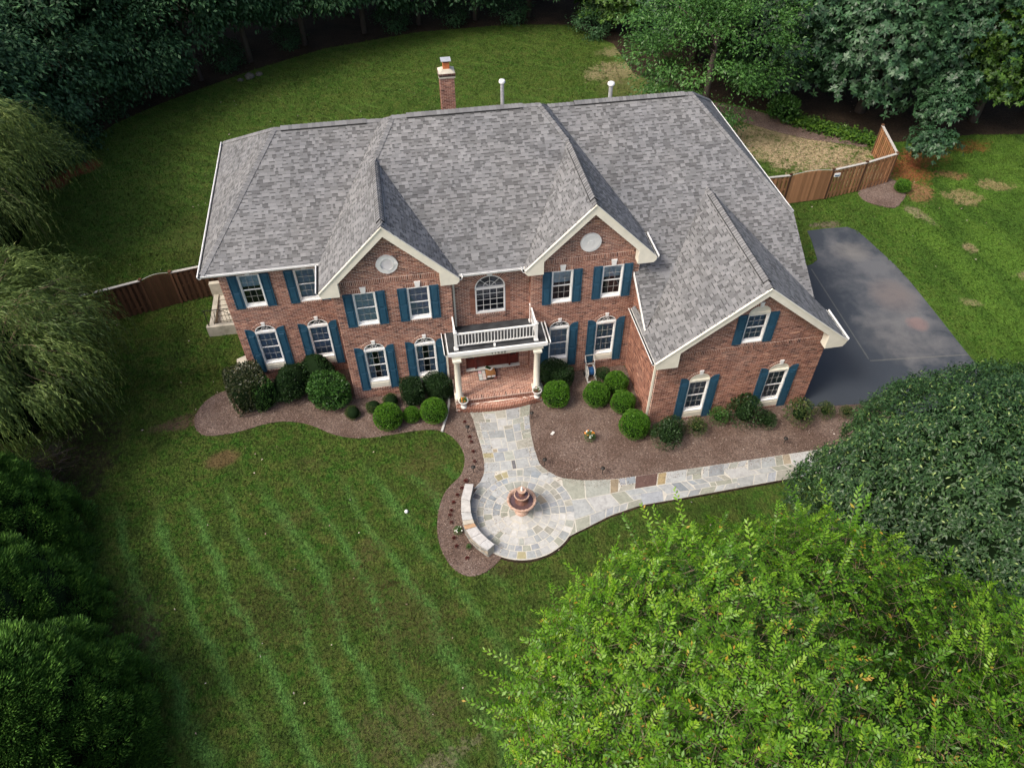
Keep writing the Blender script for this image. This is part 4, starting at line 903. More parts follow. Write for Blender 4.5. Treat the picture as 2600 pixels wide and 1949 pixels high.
nA = (0, -.6, 1); nAb = (0, .6, 1); nL = (-1.013, 0, 1); nR = (1.013, 0, 1); nHL = (-.954, 0, 1); nHR = (.954, 0, 1); nGL = (-.808, 0, 1); nGR = (.808, 0, 1)
xl = -.414+(RZ-ZE)/1.013; xr = 12.077-(RZ-ZE)/1.013
cap_run((-1.35, RY, RZ+.045), (xl-.55, RY, RZ+.045), nA, nAb, .17, .045); cap_run((RXL, RY, RZ), (-1.36, RY, RZ), nA, nAb); cap_run((xl-.55, RY, RZ), (xl, RY, RZ), nA, nAb)
cap_run((mx0, MY, MZ), (mx0+.55, MY, MZ), nA, nAb); cap_run((mx0+.55, MY, MZ+.045), (mx1-.7, MY, MZ+.045), nA, nAb, .17, .045); cap_run((mx1-.7, MY, MZ), (mx1, MY, MZ), nA, nAb)
cap_run((xr, RY, RZ), (xr+1.1, RY, RZ), nA, nAb); cap_run((xr+1.1, RY, RZ+.045), (RXR-.35, RY, RZ+.045), nA, nAb, .17, .045); cap_run((RXR-.35, RY, RZ), (RXR, RY, RZ), nA, nAb)
cap_run((-4.695, 1.49, ZE), (RXL, RY, RZ), nHL, nA); cap_run((-4.695, 11.26, ZE), (RXL, RY, RZ), nHL, nAb)
cap_run((18.353, 1.49, ZE), (RXR, RY, RZ), nA, nHR); cap_run((18.353, 11.26, ZE), (RXR, RY, RZ), nAb, nHR)
cap_run((2.10, gy, GZ), (mx0, MY, MZ), nL, nA); cap_run((9.58, gy, GZ), (mx1, MY, MZ), nA, nR)
for xx, y1, zz, a_, b_ in ((2.10, gy, GZ, nL, nR), (9.58, gy, GZ, nL, nR), (15.05, vy(6.777), 6.777, nGL, nGR)):
    cap_run((xx, -.36 if zz > 8 else -3.73, zz), (xx, (.0 if zz > 8 else -3.35), zz), a_, b_)
    cap_run((xx, .0 if zz > 8 else -3.35, zz+.05), (xx, y1-.45, zz+.05), a_, b_, .17, .05); cap_run((xx, y1-.45, zz), (xx, y1, zz), a_, b_)
caps.sort(key=lambda c: c[0])
rest = MB()
for i, (c, p, q, tl, tr_, nl, nr, upn, w, lift, th, tone) in enumerate(caps):
    b = MB() if i < 300 else rest
    P = lambda o, e, k: o+(tl*w+nl*k if e < 0 else (tr_*w+nr*k if e > 0 else upn*(k*1.15)))
    k0, k1 = .034, .016
    b.face([P(p, -1, k0), P(p, 0, k0+.006), P(q, 0, k1+.006), P(q, -1, k1)], tone); b.face([P(p, 0, k0+.006), P(p, 1, k0), P(q, 1, k1), P(q, 0, k1+.006)], tone)
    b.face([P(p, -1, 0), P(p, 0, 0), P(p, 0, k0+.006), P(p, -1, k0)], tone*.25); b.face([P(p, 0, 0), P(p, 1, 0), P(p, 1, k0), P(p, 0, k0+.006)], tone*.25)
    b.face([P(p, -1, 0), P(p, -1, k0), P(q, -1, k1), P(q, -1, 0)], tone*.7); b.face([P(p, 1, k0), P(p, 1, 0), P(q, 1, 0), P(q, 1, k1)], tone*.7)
    if i < 300: b.build('ridge_cap', 'shingle', roof)
rest.build('ridge_caps', 'shingle', roof, kind='stuff')
# ridge vents: black plastic showing under the raised caps
rv = MB()
def vent_strip(a, b, nl, nr, w=.172):
    a, b = Vector(a), Vector(b); nl, nr = Vector(nl).normalized(), Vector(nr).normalized(); d = (b-a).normalized()
    for n_ in (nl, nr):
        t = d.cross(n_)
        if t.z > 0: t = -t
        p = [a+n_*.008, b+n_*.008, b+t*w+n_*.008, a+t*w+n_*.008]; up_ = n_*.034; rv.hexa([*p, *[x_+up_ for x_ in p]])
for a, b, p, q in (((-1.35, RY, RZ+.03), (xl-.55, RY, RZ+.03), nA, nAb), ((mx0+.55, MY, MZ+.03), (mx1-.7, MY, MZ+.03), nA, nAb), ((xr+1.1, RY, RZ+.03), (RXR-.35, RY, RZ+.03), nA, nAb),
    ((2.10, -.0, GZ+.03), (2.10, gy-.45, GZ+.03), nL, nR), ((9.58, -.0, GZ+.03), (9.58, gy-.45, GZ+.03), nL, nR), ((15.05, -3.35, 6.807), (15.05, vy(6.777)-.45, 6.807), nGL, nGR)): vent_strip(a, b, p, q)
rv.build('ridge_vent', 'vent_black', roof)
# gutters, fascia, rakes, returns --------------------------------------
def gutter(a, b, out, name='gutter', thin=0):
    a, b, out = Vector(a), Vector(b), Vector(out); g_ = MB(); li = .116 if thin else .100; prof = [(.0, .03), (.0, -.09), (.07, -.09), (.11, -.03), (.128, .035), (li, .035), (.092, -.025), (.062, -.08), (.008, -.08), (.008, .03)]
    pa = [a+out*o_+Vector((0, 0, z)) for o_, z in prof]; pb2 = [b+out*o_+Vector((0, 0, z)) for o_, z in prof]
    for i in range(len(prof)-1): g_.face([pa[i], pa[i+1], pb2[i+1], pb2[i]])
    g_.face(pa); g_.face(pb2[::-1]); g_.build(name, 'white', H)
    k = MB(); k.face([a+out*.01+Vector((0, 0, -.03)), b+out*.01+Vector((0, 0, -.03)), b+out*.095+Vector((0, 0, -.03)), a+out*.095+Vector((0, 0, -.03))]); k.build('gutter_trough', 'vent_black', H)
gutter((-4.70, 1.47, ZE), (-.42, 1.47, ZE), Vector((0, -1, 0))); gutter((-4.71, 1.36, ZE), (-4.71, 11.3, ZE), Vector((-1, 0, 0))); gutter((-.43, -.30, ZE), (-.43, 1.36, ZE), Vector((-1, 0, 0)))
gutter((4.63, -.10, ZE), (7.07, -.10, ZE), Vector((0, -1, 0))); gutter((4.63, -.33, ZE), (4.63, -.10, ZE), Vector((1, 0, 0))); gutter((7.07, -.33, ZE), (7.07, -.10, ZE), Vector((-1, 0, 0)))
gutter((12.09, -.33, ZE), (12.09, 1.2, ZE), Vector((1, 0, 0))); gutter((18.32, 1.6, ZE-.045), (18.32, 11.3, ZE-.045), Vector((1, 0, 0)), thin=1)
gutter((11.30, -3.70, 3.77), (11.30, -.56, 3.77), Vector((-1, 0, 0))); gutter((18.79, -3.70, 3.77), (18.79, -2.0, 3.77), Vector((1, 0, 0)))
tr = MB()
# frieze and soffits
tr.box((-4.25, 1.79, 5.80), (-.02, 1.83, 5.97)); tr.box((-4.68, 1.50, 5.945), (-.40, 1.82, 5.985)); tr.box((-4.68, 1.51, 5.946), (-4.26, 11.2, 5.984)); tr.box((4.62, -.09, 5.945), (7.08, .29, 5.985)); tr.box((-.40, -.30, 5.947), (-.01, 1.5, 5.983))
tr.box((4.335, .262, 5.86), (7.365, .298, 5.944)); tr.box((11.33, -3.37, 3.66), (11.598, -.57, 3.70)); tr.box((11.61, 0, 5.945), (12.08, 1.4, 5.983)); tr.box((18.26, -3.3, 3.66), (18.77, -2, 3.70)); tr.box((18.1, 1.5, 5.945), (18.36, 11.2, 5.985))
tr.build('soffit', 'cream', H)
def rake(xc, zp, xl_, xr_, ze, y, w, sl, inner):
    """two sloping boards following the gable, a soffit behind them"""
    b = MB(); h = w*math.sqrt(1+sl*sl); y0, y1 = y-.02, y+.02
    for s_, xe in ((-1, xl_), (1, xr_)):
        b.hexa([(xe, y0, ze-.02), (xc, y0, zp-.02), (xc, y1, zp-.02), (xe, y1, ze-.02)][::1] + [(xe, y0, ze-.02-.001), (xc, y0, zp-h), (xc, y1, zp-h), (xe, y1, ze-.03)] if False else
               [(xe+(-s_)*0, y0, ze-.0), (xc, y0, zp-.0), (xc, y1, zp-.0), (xe, y1, ze-.0), (xe-s_*.0, y0, ze-.03), (xc, y0, zp-h), (xc, y1, zp-h), (xe, y1, ze-.03)])
        # real board: lower edge parallel to the roof, stopped at the return
        xs_ = xe-s_*(h-.03)/sl
        b.face([(xe, y0-.001, ze), (xc, y0-.001, zp), (xc, y0-.001, zp-h), (xs_, y0-.001, ze)] if s_ < 0 else [(xc, y0-.001, zp), (xe, y0-.001, ze), (xs_, y0-.001, ze), (xc, y0-.001, zp-h)])
    b2 = MB()
    for s_, xe in ((-1, xl_), (1, xr_)):
        b2.hexa([(xe, y0-.03, ze+.035), (xc, y0-.03, zp+.035), (xc, y1, zp+.035), (xe, y1, ze+.035), (xe, y0-.03, ze-.02), (xc, y0-.03, zp-.02), (xc, y1, zp-.02), (xe, y1, ze-.02)])
        z_ = h*.55
        b2.hexa([(xe, y1, ze-.03), (xc, y1, zp-.03), (xc, inner, zp-.03), (xe, inner, ze-.03), (xe, y1, ze-.06), (xc, y1, zp-.06), (xc, inner, zp-.06), (xe, inner, ze-.06)])
        k = MB()
        b2.hexa([(xe-s_*.02, inner-.05, ze-.07), (xc, inner-.05, zp-.07), (xc, inner-.012, zp-.07), (xe-s_*.02, inner-.012, ze-.07), (xe-s_*.02, inner-.05, ze-.09), (xc, inner-.05, zp-h+.03), (xc, inner-.012, zp-h+.03), (xe-s_*.02, inner-.012, ze-.09)])
    b.build('rake_board', 'cream', H); b2.build('rake_moulding', 'cream', H)
rake(2.10, GZ, -.43, 4.63, ZE, -.35, .27, 1.013, 0); rake(9.58, GZ, 7.07, 12.10, ZE, -.35, .27, 1.013, 0); rake(15.05, 6.777, 11.30, 18.80, 3.762, -3.73, .25, .808, YG)
def ret(xa, xb, xr_in, ze, y, yb, sl, dz=.22):
    """boxed eave return; xa outer tip, xb inner end"""
    b = MB(); s_ = 1 if xb > xa else -1; L = abs(xb-xa); zt = ze+sl*L
    P = lambda x, z, y_: (x, y_, z)
    pts = [(xa, ze-.10), (xa+s_*.10, ze-dz), (xb, ze-dz), (xb, zt-.02), (xa, ze+.0)]
    b.face([P(x, z, y-.004) for x, z in (pts if s_ > 0 else pts[::-1])]); n_ = len(pts)
    for i in range(n_): (x0_, z0_), (x1_, z1_) = pts[i], pts[(i+1) % n_]; b.face([P(x0_, z0_, y-.004), P(x1_, z1_, y-.004), P(x1_, z1_, yb), P(x0_, z0_, yb)])
    b.build('eave_return', 'cream', H)
for a, b in ((-.43, .29), (4.63, 3.93), (7.07, 7.77), (12.10, 11.38)): ret(a, b, 0, ZE, -.372, -.01, 1.013)
ret(11.30, 12.20, 0, 3.762, -3.752, YG-.01, .808, .28); ret(18.80, 17.98, 0, 3.762, -3.752, YG-.01, .808, .28)
# white rake edge of the sweeping slope beside the right bay
b = MB(); b.hexa([(11.40, vy(3.9), 3.9-.14), (11.44, vy(3.9), 3.9-.14), (11.44, 0, 5.126-.14), (11.40, 0, 5.126-.14), (11.40, vy(3.9), 3.9+.03), (11.44, vy(3.9), 3.9+.03), (11.44, 0, 5.126+.03), (11.40, 0, 5.126+.03)]); b.hexa([(18.335, vy(4.15), 4.15-.16), (18.355, vy(4.15), 4.15-.16), (18.355, 1.49, ZE-.16), (18.335, 1.49, ZE-.16), (18.335, vy(4.15), 4.15+.02), (18.355, vy(4.15), 4.15+.02), (18.355, 1.49, ZE+.02), (18.335, 1.49, ZE+.02)])
b.build('rake_trim', 'white', H)
# downspouts
def pipe(name, pts, w=.07, mt='cream', par=H):
    b = MB()
    for p, q in zip(pts, pts[1:]): b.bar(p, q, w, w*.8)
    return b.build(name, mt, par)
pipe('downspout', [(4.42, -.12, 5.95), (4.42, .10, 5.8), (4.42, .22, 5.7), (4.42, .22, 3.2)]); pipe('downspout', [(11.53, -3.3, 3.7), (11.53, -3.30, .1)], .08)
pipe('downspout', [(3.95, -.55, 2.95), (3.93, -.12, 2.6), (3.93, -.06, .1)], .07); pipe('downspout', [(7.8, -.3, 2.9), (7.76, -.08, 2.6), (7.76, -.06, .15)], .07)
drain = pipe('drain_extension', [(3.86, -.3, .09), (3.80, -.97, .07), (3.62, -1.64, .06), (3.35, -2.40, .06)], .09, 'plastic', None); tag(drain, 'pale downspout extension lying on the mulch beside the clipped ball left of the porch', 'drain pipe')
drain = pipe('drain_extension', [(7.77, -.1, .12), (7.76, -.6, .09), (7.78, -1.12, .07)], .09, 'plastic', None); tag(drain, 'short pale downspout extension between right porch urn and dark square shrub', 'drain pipe')
# roof furniture on the rear slope
def vpipe(x, y, z0, z1, r, label):
    b = MB(); b.tube([(x, y, z0), (x, y, z1)], r, 12); o = b.build('roof_vent_pipe', 'galv', H); b = MB(); b.lathe((x, y, z1-.03), [(r*1.7, 0), (r*1.8, .05), (r*1.5, .11), (.01, .14)], 14); b.build('pipe_cap', 'white', o, smooth=True)
vpipe(7.52, 7.4, 8.0, 9.60, .075, ''); vpipe(12.2, 7.7, 8.0, 8.98, .085, '')
b = MB(); b.lathe((6.86, 7.2, 8.45), [(.34, 0), (.34, .08), (.22, .17), (.01, .2)], 18); b.build('attic_fan_cover', 'vent_black', H, smooth=True)

# porch: deck roof, beam, columns, railing -----------------------------
d = MB(); d.box((3.96, -1.16, 3.06), (7.78, .298, 3.14)); deck = d.build('porch_roof', 'deck', H)
d = MB(); d.box((3.92, -1.24, 2.98), (7.82, -1.161, 3.13)); d.box((3.92, -1.16, 2.98), (3.958, -.0, 3.13)); d.box((7.782, -1.16, 2.98), (7.82, -.0, 3.13)); d.box((3.98, -1.18, 2.90), (7.76, -1.10, 2.979)); d.build('cornice', 'white', deck)
d = MB(); d.box((4.06, -1.13, 2.72), (7.68, -.98, 2.899)); d.box((4.06, -.979, 2.72), (4.22, -.01, 2.897)); d.box((7.52, -.979, 2.72), (7.68, -.01, 2.897)); d.box((4.1, -.97, 2.9), (7.64, .29, 2.96)); d.build('porch_beam', 'cream', H)
def glyph(ch, x, z, h, y, b):
    w = h*.52; s = .018; seg = lambda xa, za, xb, zb: b.bar((x+xa*w, y, z+za*h), (x+xb*w, y, z+zb*h), s, .012, upv=(0, 1, 0))
    L = {'1': [(.5, 0, .5, 1), (.2, .75, .5, 1)], '5': [(1, 1, 0, 1), (0, 1, 0, .55), (0, .55, .8, .55), (.8, .55, 1, .3), (1, .3, .8, .0), (.8, 0, 0, .05)],
         '3': [(0, 1, 1, 1), (1, 1, .4, .58), (.4, .58, 1, .45), (1, .45, 1, .15), (1, .15, .7, 0), (.7, 0, 0, .05)], '0': [(.25, 0, .75, 0), (.75, 0, 1, .3), (1, .3, 1, .7), (1, .7, .75, 1), (.75, 1, .25, 1), (.25, 1, 0, .7), (0, .7, 0, .3), (0, .3, .25, 0)]}
    for q in L[ch]: seg(*q)
b = MB()
for i, c in enumerate('11530'): glyph(c, 5.62+i*.125, 2.765, .10, -1.137, b)
b.build('house_number', 'digits', H)
for x in (4.24, 7.44):
    b = MB(); prof = [(.17, 0), (.17, .06), (.145, .08), (.15, .10), (.128, .13), (.128, .9), (.112, 2.02), (.125, 2.04), (.12, 2.06), (.15, 2.11)]
    b.lathe((x, -1.10, PF+.10), prof, 20); col_ = b.build('column', 'cream', H, smooth=True)
    b = MB(); b.box((x-.18, -1.28, PF), (x+.18, -.92, PF+.10)); b.build('column_plinth', 'cream', col_); b = MB(); b.box((x-.17, -1.27, 2.64), (x+.17, -.93, 2.72)); b.build('column_capital', 'cream', col_)
rl = MB(); DZ = 3.14; PX0, PX1, PY0, PY1 = 4.27, 7.40, -1.01, .08
rl.box((PX0+.05, PY0-.03, DZ+.74), (PX1-.05, PY0+.03, DZ+.80)); rail = rl.build('balcony_railing', 'white', H)
b = MB(); b.box((PX0+.05, PY0-.02, DZ+.16), (PX1-.05, PY0+.02, DZ+.215)); b.build('rail', 'white', rail)
for x in (PX0, PX1):
    b = MB(); b.box((x-.03, PY0+.05, DZ+.74), (x+.03, PY1-.04, DZ+.80)); b.build('rail', 'white', rail); b = MB(); b.box((x-.02, PY0+.05, DZ+.16), (x+.02, PY1-.04, DZ+.215)); b.build('rail', 'white', rail)
    for y in (PY0, PY1):
        b = MB(); b.box((x-.055, y-.055, DZ), (x+.055, y+.055, DZ+.86)); b.box((x-.085, y-.085, DZ), (x+.085, y+.085, DZ+.07)); b.box((x-.07, y-.07, DZ+.861), (x+.07, y+.07, DZ+.89)); b.ball((x, y, DZ+.93), .05); b.build('railing_post', 'white', rail)
    for k in range(6): y = PY0+.17+k*.15; b = MB(); b.box((x-.014, y-.014, DZ+.215), (x+.014, y+.014, DZ+.74)); b.build('baluster', 'white', rail)
for k in range(24): x = PX0+.13+k*(PX1-PX0-.26)/23; b = MB(); b.box((x-.016, PY0-.016, DZ+.215), (x+.016, PY0+.016, DZ+.74)); b.build('baluster', 'white', rail)
gutter((3.90, -1.24, 3.12), (3.90, .0, 3.12), Vector((-1, 0, 0)), 'porch_gutter'); gutter((7.83, -1.24, 3.12), (7.83, .0, 3.12), Vector((1, 0, 0)), 'porch_gutter')
b = MB(); b.box((5.72, -1.12, 3.141), (5.80, -1.02, 3.24)); b.build('railing_foot', 'white', deck)
# entrance
ent = wempty('entrance', (5.84, YM, .62))
b = MB(); b.box((4.72, YM+.05, .62), (6.96, YM+.12, 2.62)); b.build('door_surround', 'door', ent)
for x0, x1 in ((5.16, 5.83), (5.85, 6.52)):
    b = MB(); b.box((x0, YM+.02, .70), (x1, YM+.049, 2.5))
    for z0_, z1_ in ((.8, 1.15), (1.25, 1.6), (1.7, 2.4)):
        for u in (0, 1): b.box((x0+.07+u*.29, YM+.005, z0_), (x0+.31+u*.29, YM+.019, z1_))
    b.build('door', 'door', ent)
for x0 in (4.82, 6.58):
    b = MB(); b.box((x0, YM+.025, 1.2), (x0+.26, YM+.048, 2.45)); b.build('sidelight', 'glass', ent)
    b = MB(); b.box((x0, YM+.02, .7), (x0+.26, YM+.047, 1.15)); b.build('sidelight_panel', 'door', ent)
for x0 in (5.12, 6.55): b = MB(); b.box((x0-.035, YM-.06, .62), (x0+.035, YM+.02, 2.6)); b.build('pilaster', 'door', ent)
b = MB(); b.box((4.70, YM-.11, .615), (6.98, YM+.04, .66)); b.build('threshold', 'plastic', ent)
b = MB(); b.ball((5.79, YM-.03, 1.55), .03); b.build('door_knob', 'galv', ent)

# ---------------------------------------------------------------- things at the house
def swatch_mat():
    m_ = mat('tile_swatches', rough=.5); g_ = G(m_); g_.col(g_.new('ShaderNodeObjectInfo').outputs['Color']); return m_
MT['swatch'] = swatch_mat()
dm = thing('doormat', 'grey bordered mat with pale pink and grey squares on the brick porch floor', 'doormat', (5.63, -.02, PF+.01), world=True)
b = MB(); b.box((5.17, -.32, PF+.01), (6.10, .27, PF+.025)); b.build('mat_base', 'iron', dm)
for i in range(6):
    for j in range(3):
        if 2 <= i <= 3: continue
        b = MB(); x = 5.18+i*.154; y = -.31+j*.195; b.box((x+.008, y, PF+.026), (x+.146, y+.178, PF+.032)); o = b.build('square', 'swatch', dm)
        c = random.choice([(.5, .45, .45), (.55, .36, .38), (.48, .5, .48), (.3, .14, .14), (.52, .45, .42)]) if i < 2 else random.choice([(.22, .08, .07), (.34, .2, .17)]); o.color = (*c, 1)
b = MB(); b.box((5.50, -.24, PF+.034), (5.88, .20, PF+.20)); bx = b.build('parcel', 'cardboard', None); tag(bx, 'brown cardboard parcel lying on the doormat', 'parcel')
b = MB(); b.box((5.53, -.253, PF+.07), (5.67, -.241, PF+.16)); b.box((5.71, -.253, PF+.07), (5.86, -.241, PF+.16)); b.build('parcel_label', 'white', bx)
pkg = thing('plant_pack', 'small white framed pack with dark green contents lying on the cardboard parcel', 'package', (5.64, .22, PF+.21), world=True)
b = MB(); b.obox((5.52, .26, PF+.21), (.80, -.60, 0), (.60, .80, 0), (0, 0, 1), 0, .30, -.1, .06, 0, .02); b.build('frame', 'white', pkg)
b = MB(); b.obox((5.52, .26, PF+.231), (.80, -.60, 0), (.60, .80, 0), (0, 0, 1), .02, .26, -.08, .04, 0, .02); b.build('contents', 'leaf_dark', pkg)
b = MB(); b.obox((5.76, .08, PF+.211), (.55, .83, 0), (.83, -.55, 0), (0, 0, 1), -.05, .12, 0, .035, 0, .02); b.build('handle', 'white', pkg)

def foliage_ball(rng, n, r, L, Wd, mtn, sq=(1, 1, .95), jit=.06, up_=.4, tint=(2, 2), lumps=0):
    D = rnd3(rng, n); D[:, 2] = np.where(D[:, 2] < -.55, -D[:, 2], D[:, 2])
    rad = r*(1-np.abs(rng.normal(0, jit, n)))
    if lumps:
        K = rnd3(rng, lumps); s = np.max(np.clip((D@K.T-.80)/.2, 0, 1), 1); rad *= (.90+.16*s if jit < .08 else .76+.30*s)
    C = D*rad[:, None]*np.array(sq); C[:, 2] += 0
    dirs = unit(D+rng.normal(0, .6, (n, 3))+np.array([0, 0, up_])); N = unit(D+rng.normal(0, .5, (n, 3)))
    V, F = leaves(C, dirs, N, rng.uniform(.7, 1.3, n)*L, rng.uniform(.7, 1.3, n)*Wd)
    return V, F, np.clip(rng.beta(*tint, n), 0, 1)
def shrub_proto(name, r, n, L, Wd, mt, seed, sq=(1, 1, .95), jit=.06, tint=(2, 2), core=.86, lumps=0, up_=.4, box=False):
    """returns (foliage mesh, core mesh) centred over the origin, base at z=0"""
    rng = np.random.default_rng(seed); V, F, t = foliage_ball(rng, n, r, L, Wd, mt, sq, jit, up_, tint, lumps)
    if box:
        d = V/ np.array(sq)/r; s = np.max(np.abs(d), 1, keepdims=True); l2 = np.linalg.norm(d, axis=1, keepdims=True); V = V*(1+.55*(l2/np.maximum(s, .3)-1))
    zc = r*sq[2]*.86; V[:, 2] += zc; V[:, 2] = np.maximum(V[:, 2], .02)
    fm = npmesh('foliage', V, F, t, mt)
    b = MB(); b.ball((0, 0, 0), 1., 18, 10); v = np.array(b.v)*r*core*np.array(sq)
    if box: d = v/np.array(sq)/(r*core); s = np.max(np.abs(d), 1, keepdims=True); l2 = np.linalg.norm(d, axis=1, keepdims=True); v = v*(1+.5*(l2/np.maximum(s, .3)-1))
    v[:, 2] += zc; v[:, 2] = np.maximum(v[:, 2], .0); cm = npmesh('shade_core_ball', v, np.array(b.f), None, 'core'); return fm, cm  # near-black inner ball stands for the shade between the leaves
def put_shrub(name, protos, x, y, sc, label, group=None, rz=None, cat='shrub', z=.03):
    o = thing(name, label, cat, (x, y, z), group); o.rotation_euler = (0, 0, random.uniform(0, 6) if rz is None else rz); o.scale = sc if isinstance(sc, tuple) else (sc, sc, sc)
    link('foliage', protos[0], o); link('shade_core', protos[1], o); return o
boxw = shrub_proto('box', 1, 5200, .085, .05, 'leaf_box', 1, jit=.035, lumps=0, tint=(2.2, 2.2))
boxw2 = shrub_proto('box2', 1, 4200, .10, .055, 'leaf_box', 2, sq=(1, 1, 1.0), jit=.05, lumps=26, tint=(1.8, 2.6))
dull = shrub_proto('dull', 1, 2600, .12, .06, 'leaf_dull', 3, jit=.10, lumps=12)
grp = 'round clipped boxwood balls in the front beds'
for x, y, dm_, lab, pr_ in ((1.29, -1.63, 1.15, 'large bright clipped ball, left of three before the dark hedge by the porch', boxw), (2.23, -1.52, .70, 'small bright clipped ball between two larger ones left of the porch', boxw), (3.14, -1.61, 1.09, 'bright clipped ball beside the drain pipe left of the porch', boxw),
    (8.19, -1.62, 1.14, 'bright clipped ball just right of the porch in front of the dark square shrub', boxw2), (9.82, -1.9, 1.07, 'bright clipped ball with olive top below the hose reel', boxw2), (10.79, -1.38, .98, 'bright clipped ball nearest the house in the corner of the brick wing', boxw2), (10.79, -2.47, .99, 'bright clipped ball midway along the side wall of the wing', boxw2), (10.89, -3.78, 1.18, 'bright clipped ball at the front corner of the brick wing', boxw2)):
    put_shrub('boxwood_shrub', pr_, x, y-.02, dm_/2, lab, grp)
for x, y, dm_, lab in ((-.12, -.97, .62, 'small dull olive ball at the right end of the leafy shrubs'), (.73, -.81, .63, 'small dull olive ball beside the corner of the left bay'), (1.45, -.62, .66, 'small dull olive shrub behind the clipped balls under the left bay')): put_shrub('small_olive_shrub', dull, x, y, dm_/2, lab, 'small olive shrubs left of the porch')
holly = shrub_proto('holly', 1, 5200, .09, .05, 'leaf_holly', 5, sq=(1, .95, 1.25), jit=.05, tint=(1.6, 3.0), box=True)
put_shrub('holly_shrub', holly, -4.25, .62, (.88, .85, .72), 'tall square clipped holly with brownish top at the left corner of the house')
h2 = shrub_proto('holly2', 1, 1800, .10, .06, 'leaf_rhodo', 6, sq=(1, 1, 1), jit=.05, box=True)
put_shrub('green_holly_shrub', h2, -3.72, .28, (.50, .50, .80), 'greener clipped shoot growing at the right front of the square holly')
rho = shrub_proto('rhodo', 1, 4600, .14, .065, 'leaf_rhodo', 7, sq=(1, 1, .85), jit=.10, lumps=18, tint=(1.8, 2.4)); drk = shrub_proto('dark', 1, 4200, .085, .045, 'leaf_dark', 8, sq=(1, 1, .95), jit=.05, box=True); rho2 = shrub_proto('rhodo2', 1, 3800, .12, .06, 'leaf_dark', 9, sq=(1, 1, .9), jit=.10, lumps=16, tint=(2.4, 1.8))
put_shrub('leafy_shrub', rho, -1.0, .10, (.95, .80, .85), 'large mid green leafy shrub left of the left bay')
put_shrub('leafy_shrub', rho2, -2.55, .85, (.95, .75, .80), 'large darker leafy shrub between the holly and the mid green shrub')
put_shrub('leafy_shrub', rho2, -1.4, 1.25, (.85, .5, .95), 'dark leafy shrub against the wall under the second left window')
put_shrub('dark_clipped_shrub', drk, 2.35, -.42, (.62, .46, .58), 'dark green clipped shrub under the right window of the left bay, left half')
put_shrub('dark_clipped_shrub', drk, 3.42, -.42, (.60, .46, .62), 'dark green clipped shrub beside the left porch column, right half')
put_shrub('dark_square_shrub', drk, 8.40, -.55, (.72, .50, .60), 'dark green square clipped shrub right of the porch under the bay window')
# garden shrubs before the wing
ros = shrub_proto('rose', 1, 900, .16, .08, 'leaf_dull', 12, sq=(1, 1, 1), jit=.28, core=.45); ros2 = shrub_proto('rose2', 1, 1500, .13, .07, 'leaf_dark', 13, sq=(1, 1, 1), jit=.25, core=.5, tint=(3, 1.6)); ros3 = shrub_proto('rose3', 1, 900, .15, .08, 'leaf_rhodo', 14, sq=(1, 1, 1), jit=.28, core=.4)
for x, y, s_, pr_, lab in ((11.95, -4.55, 0.61, ros2, 'loose dark shrub at the front left corner of the wing, nearest the clipped ball'), (12.35, -4.15, 0.50, ros2, 'loose dark shrub under the shutter of the first wing window'), (13.32, -4.2, 0.42, ros, 'low sparse olive shrub between the two wing windows, left'), (14.35, -3.85, 0.42, ros3, 'slim lighter green shrub against the wing wall between the windows'),
    (15.35, -4.0, 0.73, ros2, 'tall dark rose bush left of the second wing window'), (16.2, -4.35, 0.40, ros2, 'small dark shrub under the second wing window'), (17.55, -4.35, 0.61, ros, 'olive rose bush at the right corner of the wing'), (18.75, -4.25, 0.38, ros, 'small sparse shrub at the edge of the drive'), (19.6, -4.4, .28, ros, 'last small sparse shrub beside the drive'), (10.4, -.75, .36, ros2, 'small dark rose bush in the corner behind the clipped balls'), (11.6, -4.05, .17, ros3, 'tiny pale green plant at the corner of the wing')):
    put_shrub('garden_shrub', pr_, x, y, s_, lab, 'loose shrubs in the right front bed')
def flowers(o, pts, r, mt, name='bloom'):
    b = MB()
    for x, y, z in pts: b.ball((x, y, z), r, 6, 4)
    b.build(name, mt, o)
def flower_clump(name, x, y, r, label, mts, n=9, z=.03, cat='flowers'):
    o = put_shrub(name, ros3, x, y, r, label, cat=cat, z=z, rz=0)
    for k, m_ in enumerate(mts): flowers(o, [(random.uniform(-.8, .8), random.uniform(-.8, .8), random.uniform(1.2, 1.7)) for _ in range(n)], .16, m_)
    return o
flower_clump('flower_clump', 9.08, -3.83, .23, 'round clump of orange and white flowers alone in the right mulch bed', ['petal_orange', 'petal_white'], 7)
flower_clump('flower_clump', 3.42, -7.19, .17, 'white flowering plant outside the curved seat wall', ['petal_white'], 8)
flower_clump('flower_clump', 3.71, -7.89, .10, 'tiny green plant near the lower end of the curved wall', ['leaf_rhodo'], 3)
annual = shrub_proto('annual', 1, 120, .5, .25, 'petal_dark', 15, sq=(1, 1, .7), jit=.3, core=.3, tint=(1, 9))
ordn = ['first', 'second', 'third', 'fourth', 'fifth', 'sixth', 'seventh', 'eighth', 'ninth', 'tenth', 'eleventh', 'twelfth', 'thirteenth', 'fourteenth', 'fifteenth', 'sixteenth', 'seventeenth', 'eighteenth', 'nineteenth']
ANN = [(4.31, -2.08), (4.40, -2.9), (4.44, -3.16), (4.44, -3.65), (4.43, -4.15), (3.98, -5.02), (3.79, -5.31), (3.58, -5.6), (3.4, -5.9), (3.28, -6.25), (3.22, -6.44), (3.23, -6.75), (3.23, -7.41), (3.29, -7.76), (3.6, -8.3)]
for i, (x, y) in enumerate(ANN): put_shrub('red_annual', annual, x, y, .062 if i != 5 else .08, f'small dark red annual in the bedding row, {ordn[i]} from the porch', 'dark red annuals in a row', cat='plant')
